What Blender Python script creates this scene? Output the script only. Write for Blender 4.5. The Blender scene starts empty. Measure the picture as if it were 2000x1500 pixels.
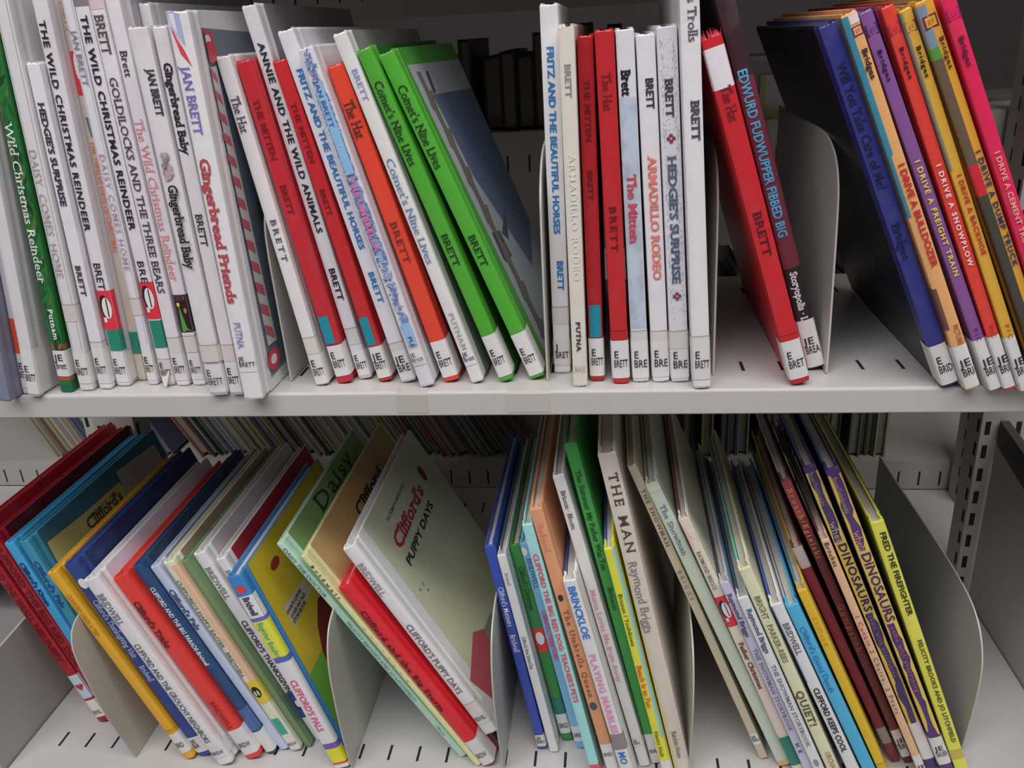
import bpy, math, random
from mathutils import Matrix, Vector

S = bpy.context.scene
COL = S.collection

# ------------------------------------------------------------------ camera, world, lights, exposure
cd = bpy.data.cameras.new('camera'); cam = bpy.data.objects.new('camera', cd); COL.objects.link(cam)
cd.sensor_width = 36.0; cd.lens = 36.0 * 1664.75 / 2000.0; cd.clip_start = 0.01
R_ = Vector((0.992992, 0.104826, -0.054571)); U_ = Vector((0.010135, 0.384522, 0.923060)); F_ = Vector((-0.117744, 0.917144, -0.380765))
m = Matrix((R_, U_, -F_)).transposed().to_4x4(); m.translation = Vector((0, -0.50690, 0.67291)); cam.matrix_world = m
S.camera = cam

wd = bpy.data.worlds.new('world'); S.world = wd; wd.use_nodes = True
wd.node_tree.nodes['Background'].inputs[0].default_value = (0.80, 0.88, 1.0, 1)
wd.node_tree.nodes['Background'].inputs[1].default_value = 0.10

def area(name, loc, tgt, sx, sy, power, colr):
    l = bpy.data.lights.new(name, 'AREA'); l.shape = 'RECTANGLE'; l.size = sx; l.size_y = sy; l.energy = power; l.color = colr
    o = bpy.data.objects.new(name, l); COL.objects.link(o); o.location = loc
    o.rotation_euler = (Vector(tgt) - Vector(loc)).to_track_quat('-Z', 'Y').to_euler(); return o
area('ceiling_and_fill_light', (0.1, -0.95, 2.45), (0, -0.35, 0.4), 3.2, 0.4, 46, (1.0, 0.965, 0.95))
area('ceiling_and_fill_light', (-0.3, -1.8, 2.45), (0, 0, 0.4), 2.6, 0.9, 29, (0.98, 0.95, 1.04))  # added fill lamp that lifts the shaded spines and shelf interior
area('ceiling_and_fill_light', (0.0, 1.9, 2.45), (0, 1.6, 0.3), 3.2, 0.5, 3.0, (1.0, 0.97, 0.93))  # unseen far-aisle lamp, added to lighten the wall behind the gaps

S.view_settings.view_transform = 'Standard'; S.view_settings.look = 'None'
S.view_settings.gamma = 1.0; S.view_settings.use_curve_mapping = False
S.view_settings.exposure = -0.05

# ------------------------------------------------------------------ materials
MC = {}
def mat(c, rough=0.42, kind='plain', spec=0.5):
    key = (tuple(round(x, 3) for x in c[:3]), rough, kind)
    if key in MC: return MC[key]
    m = bpy.data.materials.new(kind); m.use_nodes = True
    nt = m.node_tree; b = nt.nodes['Principled BSDF']; N = nt.nodes.new; L = nt.links.new
    b.inputs['Roughness'].default_value = rough
    b.inputs['Specular IOR Level'].default_value = spec
    c4 = (c[0], c[1], c[2], 1)
    b.inputs['Base Color'].default_value = c4
    if kind in ('cover', 'steel', 'paper', 'label', 'mottle', 'foliage'):
        tc = N('ShaderNodeTexCoord'); n = N('ShaderNodeTexNoise'); mx = N('ShaderNodeMix'); mx.data_type = 'RGBA'
        ramp = N('ShaderNodeValToRGB')
        sc, lo, hi, dk, col2 = {'cover': (38, .50, .72, .22, (.45, .40, .33)), 'steel': (30, .52, .75, .10, (.5, .45, .38)), 'paper': (60, .4, .8, .25, (.55, .48, .35)),
                          'label': (60, .5, .8, .15, (.5, .44, .36)), 'mottle': (90, .42, .6, .55, (.33, .38, .46)), 'foliage': (120, .45, .55, .75, (.02, .07, .03))}[kind]
        n.inputs['Scale'].default_value = sc; n.inputs['Detail'].default_value = 6; n.inputs['Roughness'].default_value = .65
        L(tc.outputs['Object'], n.inputs['Vector'])
        ramp.color_ramp.elements[0].position = lo; ramp.color_ramp.elements[1].position = hi
        ramp.color_ramp.elements[0].color = (0, 0, 0, 1); ramp.color_ramp.elements[1].color = (dk, dk, dk, 1)
        L(n.outputs['Fac'], ramp.inputs['Fac'])
        L(ramp.outputs['Color'], mx.inputs['Factor'])
        mx.inputs['A'].default_value = c4
        mx.inputs['B'].default_value = ((c[0]*.5+col2[0]*.5)*.8, (c[1]*.5+col2[1]*.5)*.8, (c[2]*.5+col2[2]*.5)*.8, 1) if kind not in ('mottle', 'foliage') else (*col2, 1)
        L(mx.outputs['Result'], b.inputs['Base Color'])
        if kind in ('cover', 'label', 'steel'):
            n2 = N('ShaderNodeTexNoise'); n2.inputs['Scale'].default_value = 140 if kind != 'steel' else 500; n2.inputs['Detail'].default_value = 3
            bp = N('ShaderNodeBump'); bp.inputs['Strength'].default_value = .22 if kind != 'steel' else .06; bp.inputs['Distance'].default_value = .0012
            L(tc.outputs['Object'], n2.inputs['Vector']); L(n2.outputs['Fac'], bp.inputs['Height']); L(bp.outputs['Normal'], b.inputs['Normal'])
    if kind == 'pages':
        tc = N('ShaderNodeTexCoord'); w = N('ShaderNodeTexWave'); w.bands_direction = 'X'; w.inputs['Scale'].default_value = 260; w.inputs['Distortion'].default_value = 1.5; w.inputs['Detail'].default_value = 2
        r = N('ShaderNodeValToRGB'); r.color_ramp.elements[0].color = (c[0]*.45, c[1]*.43, c[2]*.40, 1); r.color_ramp.elements[1].color = c4
        r.color_ramp.elements[1].position = .55
        L(tc.outputs['Object'], w.inputs['Vector']); L(w.outputs['Fac'], r.inputs['Fac']); L(r.outputs['Color'], b.inputs['Base Color'])
    MC[key] = m; return m
STEEL = (.58, .565, .54)

# ------------------------------------------------------------------ mesh collecting
class MB:
    def __init__(s): s.v = []; s.f = []; s.mi = []; s.mats = []; s.off = 0
    def mid(s, m):
        if m not in s.mats: s.mats.append(m)
        return s.mats.index(m)
    def add(s, vs, fs, m):
        i = s.mid(m); k = len(s.v); s.v += vs
        for f in fs: s.f.append([a + k for a in f]); s.mi.append(i)
    def box(s, x0, x1, y0, y1, z0, z1, m):
        vs = [(x, y, z) for z in (z0, z1) for y in (y0, y1) for x in (x0, x1)]
        s.add(vs, [(0, 2, 3, 1), (4, 5, 7, 6), (0, 1, 5, 4), (2, 6, 7, 3), (0, 4, 6, 2), (1, 3, 7, 5)], m)
    def build(s, name, parent=None, smooth=False):
        me = bpy.data.meshes.new(name); me.from_pydata(s.v, [], s.f)
        for m in s.mats: me.materials.append(m)
        me.polygons.foreach_set('material_index', s.mi)
        if smooth: me.polygons.foreach_set('use_smooth', [True]*len(s.f))
        me.update()
        o = bpy.data.objects.new(name, me); COL.objects.link(o)
        if parent: o.parent = parent
        return o
def tag(o, label=None, cat=None, group=None, kind=None):
    if label: o['label'] = label
    if cat: o['category'] = cat
    if group: o['group'] = group
    if kind: o['kind'] = kind
    return o
def empty(name, loc=(0, 0, 0)):
    o = bpy.data.objects.new(name, None); o.empty_display_size = .02; COL.objects.link(o); o.location = loc; return o

# ------------------------------------------------------------------ lettering
GL = {}
def _mesh_of(body, off):
    cu = bpy.data.curves.new('t', 'FONT'); cu.body = body; cu.size = 1; cu.resolution_u = 2; cu.offset = off
    o = bpy.data.objects.new('t', cu); COL.objects.link(o); bpy.context.view_layer.update()
    me = o.evaluated_get(bpy.context.evaluated_depsgraph_get()).to_mesh()
    vs = [(v.co.x, v.co.y) for v in me.vertices]; fs = [list(p.vertices) for p in me.polygons]
    o.to_mesh_clear(); bpy.data.objects.remove(o); bpy.data.curves.remove(cu)
    return vs, fs
def glyph(ch, bold):
    k = (ch, bold)
    if k not in GL:
        off = .028 if bold else .004
        if ('H', bold) not in GL and ch != 'H': glyph('H', bold)
        vs, fs = _mesh_of(ch, off) if ch != ' ' else ([], [])
        v2, _ = _mesh_of(ch + 'H', off)
        hx = max(v[0] for v in _mesh_of('H', off)[0])
        GL[k] = (vs, fs, max(v[0] for v in v2) - hx)
    return GL[k]
CAP = .70
# feet (b), caps (t) and x-height (m) ends that get a small serif: fraction across the glyph
SER = {'A': 'b0 b1', 'B': 'b0 t0', 'C': 't1', 'D': 'b0 t0', 'E': 'b0 t0 T1 B1', 'F': 'b0 t0 T1', 'G': 't1', 'H': 'b0 b1 t0 t1', 'I': 'b5 t5', 'K': 'b0 b1 t0 t1', 'L': 'b0 t0 B1',
       'M': 'b0 b1', 'N': 'b0 t1', 'P': 'b0 t0', 'R': 'b0 b1 t0', 'S': 'T1 B0', 'T': 'b5 T0 T1', 'U': 't0 t1', 'V': 't0 t1', 'W': 't0 t1', 'X': 'b0 b1 t0 t1', 'Y': 'b5 t0 t1', 'Z': 'T0 B1',
       'i': 'b5 m5', 'l': 'b5 t5', 'r': 'b0 m0', 'n': 'b0 b1 m0', 'm': 'b0 b1 m0', 'h': 'b0 b1 t0', 'u': 'm0 m1 b1', 'd': 't1 b1', 'b': 't0', 'k': 'b0 b1 t0', 'p': 'm0', 'v': 'm0 m1', 'w': 'm0 m1', 'y': 'm0 m1', 'f': 'b5', 'a': 'b1'}
def text_mesh(body, length, cap, style, wide=1.3):
    """flat lettering: list of (x, y) with x 0..length and y 0..cap, plus faces"""
    bold = style in 'SR'; serif = style in 'rR'
    sc = cap / CAP; adv = 0; items = []
    for ch in body:
        vs, fs, a = glyph(ch, bold)
        items.append((vs, fs, adv, a, ch)); adv += a
    nat = adv * sc
    ratio = length / max(nat, 1e-6)
    xs = max(.55, min(wide, ratio)); track = (length - nat * xs) / max(1, len(body) - 1)
    if ratio < .55: xs = ratio; track = 0
    V = []; Fc = []; rnd = random.Random(len(body))
    for i, (vs, fs, ad, a, ch) in enumerate(items):
        if not vs: continue
        k = len(V); x0 = ad * sc * xs + i * track; jy = (rnd.random() - .5) * cap * .22 if style == 'c' else 0
        V += [(x0 + v[0] * sc * xs, v[1] * sc + jy) for v in vs]; Fc += [[q + k for q in f] for f in fs]
        if serif and ch in SER:
            lo = min(v[0] for v in vs); hi = max(v[0] for v in vs); sw = .12; th = .05 if not bold else .085
            xh = .53
            for t in SER[ch].split():
                fx = {'0': lo + .05, '1': hi - .05, '5': (lo + hi) / 2}[t[1]]
                if t[0] in 'btm':
                    yy = {'b': 0, 't': CAP - th, 'm': xh - th}[t[0]]
                    if t[0] == 't' and ch in 'lhdbk': yy = .74 - th
                    q = [(fx - sw, yy), (fx + sw, yy), (fx + sw, yy + th), (fx - sw, yy + th)]
                else:
                    y0, y1 = ((CAP - .2, CAP) if t[0] == 'T' else (0, .2))
                    q = [(fx - .04, y0), (fx + .03, y0), (fx + .03, y1), (fx - .04, y1)]
                k = len(V); V += [(x0 + p[0] * sc * xs, p[1] * sc + jy) for p in q]; Fc.append([k, k+1, k+2, k+3])
    return V, Fc

# ------------------------------------------------------------------ books
WHITE = (.80, .785, .77)
def make_book(name, x, y, z, lean, t, h, w, c, items, right, label, fl, group, rz=0.0, seed=0, cat='book', lc=0):
    rnd = random.Random(seed * 7 + 3)
    root = empty(name, (x, y, z)); root.rotation_euler = (0, -lean, rz)
    tag(root, label, cat, group)
    bw = min(.0022, t * .2)                              # board thickness
    bul = min(.0010, t * .09)
    def prof(s): q = min(1, abs(s / t * 2 - 1)); return -bul * (1 - q ** 3)
    cov = mat(c, .36, 'cover')
    # ---- the case: U-shaped section swept up the height, with hinge grooves
    hg = min(.0009, t * .07)
    def section():
        n = 8; left = [(0, w), (0, w * .5), (0, .011), (hg, .0085), (hg, .0065), (0, .0045), (0, .0015), (t*.03, -.0002)]
        sp = [(t * (.06 + .88 * i / n), prof(t * (.06 + .88 * i / n)) * 1.0) for i in range(n + 1)]
        rightp = [(t - a, b) for a, b in reversed(left)]
        outer = left + sp + rightp
        th = .0009
        inl = [(bw, w), (bw, w * .5), (bw, .011), (bw + hg, .0085), (bw + hg, .0065), (bw, .0045), (bw, .003), (bw, .0022)]
        isp = [(bw + (t - 2 * bw) * i / n, .0014 + prof(bw + (t - 2 * bw) * i / n) * .6) for i in range(n + 1)]
        inr = [(t - a, b) for a, b in reversed(inl)]
        return outer, inl + isp + inr
    outer, inner = section(); n = len(outer)
    zs = [0, .0015, .004, .02, h * .25, h * .5, h * .75, h - .02, h - .004, h - .0015, h]
    worn = {'worn': .0022, 'torn': .001, 'frayed': .003, 'crush': .0018}.get(fl, .0006)
    V = []; wob = [(rnd.random() - .5) * .0004 for _ in zs]
    nz = len(zs)
    tj = [(rnd.random() - .5) * worn for _ in range(n)]; bj = [abs(rnd.random() - .5) * min(worn, .0012) for _ in range(n)]
    for ri, ring in enumerate((outer, inner)):
        for zi, zz in enumerate(zs):
            for i, (a, b) in enumerate(ring):
                dz = 0; spine = 8 <= i <= n - 9
                pin = 0
                if zi == nz - 1: dz = -(.0008 if spine else 0) + (tj[i] if spine else tj[i] * .2)
                if zi == 0 and spine: dz = bj[i]
                if zi in (0, nz - 1) and ri == 0: pin = .0007
                aa = a + (t / 2 - a) * pin / max(t, .004) * 2; bb = b + (pin * .6 if spine else 0)
                V.append((aa, bb, zz + dz))
    Fc = []
    def idx(r, k, i): return (r * nz + k) * n + i
    for k in range(nz - 1):
        for i in range(n - 1):
            Fc.append((idx(0, k, i), idx(0, k, i+1), idx(0, k+1, i+1), idx(0, k+1, i)))
            Fc.append((idx(1, k, i+1), idx(1, k, i), idx(1, k+1, i), idx(1, k+1, i+1)))
        for i in (0, n - 1):
            q = (idx(0, k, i), idx(0, k+1, i), idx(1, k+1, i), idx(1, k, i)); Fc.append(q if i == 0 else q[::-1])
    for i in range(n - 1):
        Fc.append((idx(0, 0, i+1), idx(0, 0, i), idx(1, 0, i), idx(1, 0, i+1)))
        Fc.append((idx(0, nz-1, i), idx(0, nz-1, i+1), idx(1, nz-1, i+1), idx(1, nz-1, i)))
    case = MB(); case.add(V, Fc, cov)
    if lc:
        li = case.mid(mat(lc, .36, 'cover'))
        for fi, f in enumerate(Fc):
            if max(V[q][0] for q in f) < bw * 1.05 and min(V[q][1] for q in f) > .010: case.mi[fi] = li
    EPS = [.00012]
    def nexte(): EPS[0] += .00003; return EPS[0]
    def sp_pt(s, v, e): return (s, prof(max(0, min(t, s))) - e, v)
    def strip(v0, v1, colr, u0=0.0, u1=1.0, mb=case, wrap=0, e=None, kind='plain', rough=.36):
        """a flat band on the spine between heights v0 and v1"""
        if e is None: e = nexte()
        lo, hi = min(v0, v1), max(v0, v1); k = 10
        a0 = max(u0, .04); a1 = min(u1, .96)
        vs = []; fs = []
        for i in range(k + 1):
            s = t * (a0 + (a1 - a0) * i / k)
            vs += [sp_pt(s, lo, e), sp_pt(s, hi, e)]
        for i in range(k): fs.append((2*i, 2*i+2, 2*i+3, 2*i+1))
        m = mat(colr, rough, kind)
        mb.add(vs, fs, m)
        for side, on in ((0, u0 <= .001), (1, u1 >= .999)):
            if on:
                wr = wrap or .004; xx = -e if side == 0 else t + e
                sx = t * .04 if side == 0 else t * .96
                pts = [(sx, prof(sx) - e), (xx, .0015), (xx, .0045)] + ([(xx, .0065), (xx, .0085), (xx, .011), (xx, wr)] if wr > .011 else [])
                if side == 1 or True:
                    vv = []; ff = []
                    for (px, py) in pts: vv += [(px, py, lo), (px, py, hi)]
                    for i in range(len(pts) - 1): ff.append((2*i, 2*i+1, 2*i+3, 2*i+2) if side == 0 else (2*i, 2*i+2, 2*i+3, 2*i+1))
                    mb.add(vv, ff, m)
    def poly_sp(pts, colr, mb=case, e=None):
        if e is None: e = nexte()
        mb.add([sp_pt(a * t, b, e + .0002) for a, b in pts], [list(range(len(pts)))], mat(colr, .4))
    def ell_sp(vc, uc, ru, rv, colr, mb=case):
        pts = [(uc + ru * math.cos(a), vc + rv * math.sin(a)) for a in [i * math.pi / 9 for i in range(18)]]
        poly_sp([(max(.03, min(.97, p[0])), p[1]) for p in pts], colr, mb)
    def down(body, v0, v1, colr, style, size, uc, mb=case, dx=0, dz=0):
        """lettering that reads down the spine"""
        e = nexte() + .00032; cap = size * t
        Vt, Ft = text_mesh(body, v0 - v1, cap, style)
        mb.add([sp_pt(uc * t - cap * .5 + p[1] + dx, v0 - p[0] + dz, e) for p in Vt], Ft, mat(colr, .45))
    def across(body, vb, x0, x1, cap, colr, style, mb, slant=0):
        e = nexte() + .0005
        Vt, Ft = text_mesh(body, x1 - x0, cap, style)
        mb.add([sp_pt(x0 + p[0], vb + p[1], e) for p in Vt], Ft, mat(colr, .5))
    INK = (.02, .02, .025)
    stickers = []
    for it in items:
        k = it[0]
        if k == 'b':
            u = it[4:6] if len(it) > 4 else (0, 1)
            strip(it[1], it[2], it[3], *u)
        elif k == 't':
            if it[5] == 'hs' or it[5] == 's' and len(it[1]) < 9 and abs(it[2] - it[3]) < .006:
                across(it[1], min(it[2], it[3]), t * .12, t * .9, min(.0045, t * .4), it[4], 's', case)
            else:
                if len(it) > 8: strip(it[2] + .002, it[3] - .002, it[8], .08, .97)
                down(it[1], it[2], it[3], it[4], it[5], it[6], it[7] if it[7] > .05 else .5)
        elif k in ('L', 'L2'):
            mb = MB(); v1, v0 = it[1], it[2]
            if k == 'L': strip(v0, v1, WHITE, 0, 1, mb, wrap=.014, e=.00035, kind='label', rough=.5)
            else: strip(v0, v1, (.84, .83, .84), .04, .97, mb, e=.00035, kind='label', rough=.5)
            hh = v1 - v0; cap = min(.0052, hh * .26); wt = t * .94
            full = cap * 3.6
            if it[4]:
                bod = it[4]; x1 = min(wt, t * .14 + full * len(bod) / 5)
                across(bod, v0 + hh * .30, t * .12, x1, cap, INK, 's', mb)
            if it[3]:
                across(it[3], v0 + hh * .30 + cap * 1.22, t * .14, t * .14 + cap * .62 * len(it[3]), cap * .95, INK, 's', mb)
            stickers.append(mb)
        elif k == 'e': ell_sp(it[1], it[2], it[3], it[4], it[5])
        elif k == 'p': poly_sp(it[1], it[2])
        elif k == 'hl': strip(it[1], it[1] - .0006, (c[0]*.45, c[1]*.42, c[2]*.38)); strip(it[1] - .0006, it[1] - .012, (min(.8, c[0]*.9), min(.8, c[1]*.87), min(.8, c[2]*.8)), kind='label')
        elif k == 'ln':
            for a, b in ((.12, .15), (.82, .85)): strip(.03, h - .004, (.40, .38, .42), a, b)
        elif k == 'leaf':
            for q in range(70):
                vv = rnd.uniform(.03, h - .01); uu = rnd.uniform(.1, .9); g = rnd.uniform(.3, 1.1); an = rnd.uniform(-.6, .6) + 1.2
                L_ = rnd.uniform(.003, .007); cu, sn = math.cos(an), math.sin(an)
                cc = (.03 * g, .16 * g, .05 * g) if q % 4 else (.12, .20, .05)
                poly_sp([(max(.05, min(.95, uu + (a * cu - b * sn) * L_ / t)), vv + (a * sn + b * cu) * L_) for a, b in ((-1, 0), (0, .25), (1, 0), (0, -.25))], cc, e=.00012)
        elif k == 'scroll':
            v1, v0 = it[1], it[2]; H_ = v1 - v0
            strip(v0 + H_ * .29, v1 - H_ * .10, (.36, .52, .72), .24, .80)
            for q in range(420):
                f = rnd.random(); vv = v0 + H_ * f; fc = 1 - f
                if .13 < fc < .72 and rnd.random() < .9:
                    uu = rnd.choice([.22, .83]) + rnd.uniform(-.05, .05)
                else: uu = .52 + rnd.gauss(0, .13)
                wd_ = .12 if fc < .04 else .30
                uu = max(.52 - wd_, min(.52 + wd_, uu))
                an = rnd.uniform(0, 3.14); L1 = rnd.uniform(.0012, .0032); L2 = rnd.uniform(.0003, .0007); cu, sn = math.cos(an), math.sin(an)
                cc = rnd.choice([(.16, .26, .55), (.22, .36, .66), (.30, .42, .70), (.24, .22, .52), (.55, .64, .80)])
                poly_sp([(max(.1, min(.92, uu + (a * L1 * cu - b * L2 * sn) / t)), vv + a * L1 * sn + b * L2 * cu) for a, b in ((-1, 0), (0, -1), (1, 0), (0, 1))], cc, e=.0001 + .000002 * q)
            EPS[0] = max(EPS[0], .0010)
            for vv in (v1 - H_ * .31, v0 + H_ * .24):
                for rr, cc in ((.26, (.60, .66, .80)), (.21, (.22, .26, .58)), (.13, (.62, .68, .82)), (.07, (.25, .28, .6))): ell_sp(vv, .5, rr, rr * t, cc)
        elif k == 'blob':
            v1, v0 = it[1], it[2]
            for q in range(26):
                ell_sp(v0 + (v1 - v0) * rnd.random(), .5 + rnd.uniform(-.2, .2), .12, .0016, rnd.choice([(.38, .30, .32), (.50, .42, .44), (.30, .25, .30), (.55, .40, .42)]))
        elif k == 'dots':
            v1, v0 = it[1], it[2]
            for q in range(420):
                vv = rnd.uniform(v0, v1); uu = rnd.choice([rnd.uniform(.12, .3), rnd.uniform(.7, .9), rnd.uniform(.1, .9)])
                poly_sp([(uu, vv), (uu + .035, vv), (uu + .035, vv + .0006), (uu, vv + .0006)], (.42, .50, .62), e=.00013)
        elif k == 'cross':
            for dx_, dz_ in ((-.13, 0), (.13, 0), (0, .0016), (0, -.0016)): ell_sp(it[1] + dz_, .5 + dx_, .1, .0011, (.30, .06, .08))
            ell_sp(it[1], .5, .05, .0006, (.7, .55, .55))
        elif k == 'heart':
            vc = it[1]; pts = []
            for q in range(20):
                a = q * math.pi / 10; pts.append((.55 + .022 * 16 * math.sin(a) ** 3, vc + .00028 * (13 * math.cos(a) - 5 * math.cos(2*a) - 2 * math.cos(3*a) - math.cos(4*a))))
            poly_sp(pts, (.60, .03, .04))
        elif k == 'pt': strip(it[1], it[2], it[3], .06, .94, kind='mottle')
        elif k == 'sq':
            vc = it[1]; uc = .66 if len(items) > 8 else .5; r1 = min(.0034, t * min(uc, 1 - uc) * .9); r2 = r1 * .74
            f_ = lambda r: [(uc - r / t, vc - r), (uc + r / t, vc - r), (uc + r / t, vc + r), (uc - r / t, vc + r)]
            cl = lambda P: [(max(.03, min(.97, a)), b) for a, b in P]
            poly_sp(cl(f_(r1)), it[2]); poly_sp(cl(f_(r2)), c)
            bk_ = [(uc - r1 * .45 / t, vc - r1 * .42), (uc + r1 * .45 / t, vc - r1 * .25), (uc + r1 * .45 / t, vc + r1 * .45), (uc - r1 * .45 / t, vc + r1 * .3)]
            poly_sp(cl(bk_), tuple(.5 * p + .5 * q_ for p, q_ in zip(it[2], c)))
            poly_sp([(uc - .0002 / t, vc - .0013), (uc + .0002 / t, vc - .0013), (uc + .0002 / t, vc + .0014), (uc - .0002 / t, vc + .0014)], c)
        elif k == 'jag':
            for side in (0, 1):
                e = .00013; vv = h - .006; px = .2
                while vv > .05:
                    st = rnd.uniform(.004, .012); nx = rnd.uniform(.10, .34)
                    a, b = px, nx
                    pts = [(0.04, vv), (a, vv), (b, vv - st), (0.04, vv - st)]
                    if side: pts = [(1 - q[0], q[1]) for q in pts][::-1]
                    poly_sp(pts, it[1], e=e); vv -= st; px = nx
    # ---- printing on the cover board that faces the open side
    E2 = [.0001]
    def rp(u, v): E = E2[0]; return (t + E, .012 + u * (w - .014) if u > 0 else 0.0118, v * h)
    def poly_r(pts, colr, kind='plain'):
        E2[0] += .00003
        case.add([rp(max(0, min(1, a)), max(.001, min(.999, b))) for a, b in pts], [list(range(len(pts)))], mat(colr, .42, kind))
    for it in right:
        k = it[0]
        if k == 'b': poly_r([(it[4], it[1]), (it[5], it[1]), (it[5], it[2]), (it[4], it[2])], it[3], 'cover')
        elif k == 'pc': poly_r(it[1], it[2])
        elif k == 'e2': poly_r([(it[1] + it[3] * math.cos(a), it[2] + it[4] * math.sin(a)) for a in [i * math.pi / 10 for i in range(20)]], it[5])
        elif k == 'tc':
            E2[0] += .0001; cap = it[5] * h; u0, u1 = it[2], it[3]
            Vt, Ft = text_mesh(it[1], (u1 - u0) * (w - .014), cap, it[7], 1.8)
            case.add([(t + E2[0] + .0001, .012 + u0 * (w - .014) + p[0], it[4] * h - cap / 2 + p[1]) for p in Vt], Ft, mat(it[6], .45))
        elif k == 'candy':
            v0, v1, a, b = it[1:5]; q = 16
            poly_r([(a, v0), (b, v0), (b, v1), (a, v1)], (.62, .60, .60))
            for i in range(q):
                f0 = v0 + (v1 - v0) * i / q; dv = (v1 - v0) / q
                poly_r([(a, f0), (b, f0 + dv * .8), (b, min(v1, f0 + dv * 1.3)), (a, f0 + dv * .5)], (.42, .03, .05))
        elif k == 'blobs':
            v0, v1, a, b, cs = it[1:6]
            for i in range(90):
                uu = rnd.uniform(a, b); vv = rnd.uniform(v0, v1); r = rnd.uniform(.012, .04)
                poly_r([(max(a, min(b, uu + r * rnd.uniform(.5, 1.2) * math.cos(q))), max(v0, min(v1, vv + r * rnd.uniform(.5, 1.2) * math.sin(q)))) for q in [j * math.pi / 4 for j in range(8)]], rnd.choice(cs), 'mottle' if i % 3 == 0 else 'plain'); E2[0] -= .00002
        elif k == 'vine':
            for kk in range(3):
                P = [(.16 + .05 * kk + .03 * math.sin(i * .9 + kk) , it[2] - (it[2] - it[1]) * i / 30) for i in range(31)]
                for i in range(30):
                    a, b = P[i], P[i+1]; poly_r([a, (a[0] + .012, a[1]), (b[0] + .012, b[1]), b], (.13, .11, .08))
    if fl == 'frayed':
        for q in range(26):
            s = rnd.uniform(.05, .95) * t; L_ = rnd.uniform(.001, .0045)
            case.add([(s, -.0005, h - .002), (s + .0007, -.0005, h - .002), (s + .0005 + rnd.uniform(-.001, .001), rnd.uniform(-.001, .003), h + L_)], [(0, 1, 2)], mat((.5, .04, .05), .7))
    if fl == 'torn':
        case.add([(t * .1, -.0008, .006), (t * .9, -.0012, .012), (t * .62, -.006, -.0003 + .0008), (t * .3, -.004, .001)], [(0, 1, 2, 3)], mat((.72, .69, .63), .7))
    co = case.build('cover', root)
    for p in co.data.polygons:
        pass
    for mb in stickers:
        so = mb.build('call_number_sticker', root)
    # ---- pages
    pm = mat((.66, .62, .53) if seed % 3 else (.72, .70, .66), .8, 'pages'); pg = MB()
    px0, px1 = bw + .0003, t - bw - .0003; py0, py1, pz0, pz1 = .004, w - .004, .0035, h - .0035
    if px1 - px0 > .0006:
        k = 6; vs = []; fs = []
        for zz in (pz0, pz1):
            for i in range(k + 1):
                q = i / k; s = px0 + (px1 - px0) * q
                dz = -.0004 * rnd.random() if zz == pz1 else 0
                vs += [(s, py0, zz + dz), (s, py1 - .003 * (1 - (2*q-1)**2), zz + dz)]
        o2 = 2 * (k + 1)
        for i in range(k):
            a = 2 * i
            fs += [(a, a+1, a+3, a+2), (o2+a, o2+a+2, o2+a+3, o2+a+1), (a, a+2, o2+a+2, o2+a), (a+1, o2+a+1, o2+a+3, a+3)]
        fs += [(0, o2, o2+1, 1), (2*k, 2*k+1, o2+2*k+1, o2+2*k)]
        pg.add(vs, fs, pm); pg.build('page_block', root)
    return root

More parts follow.
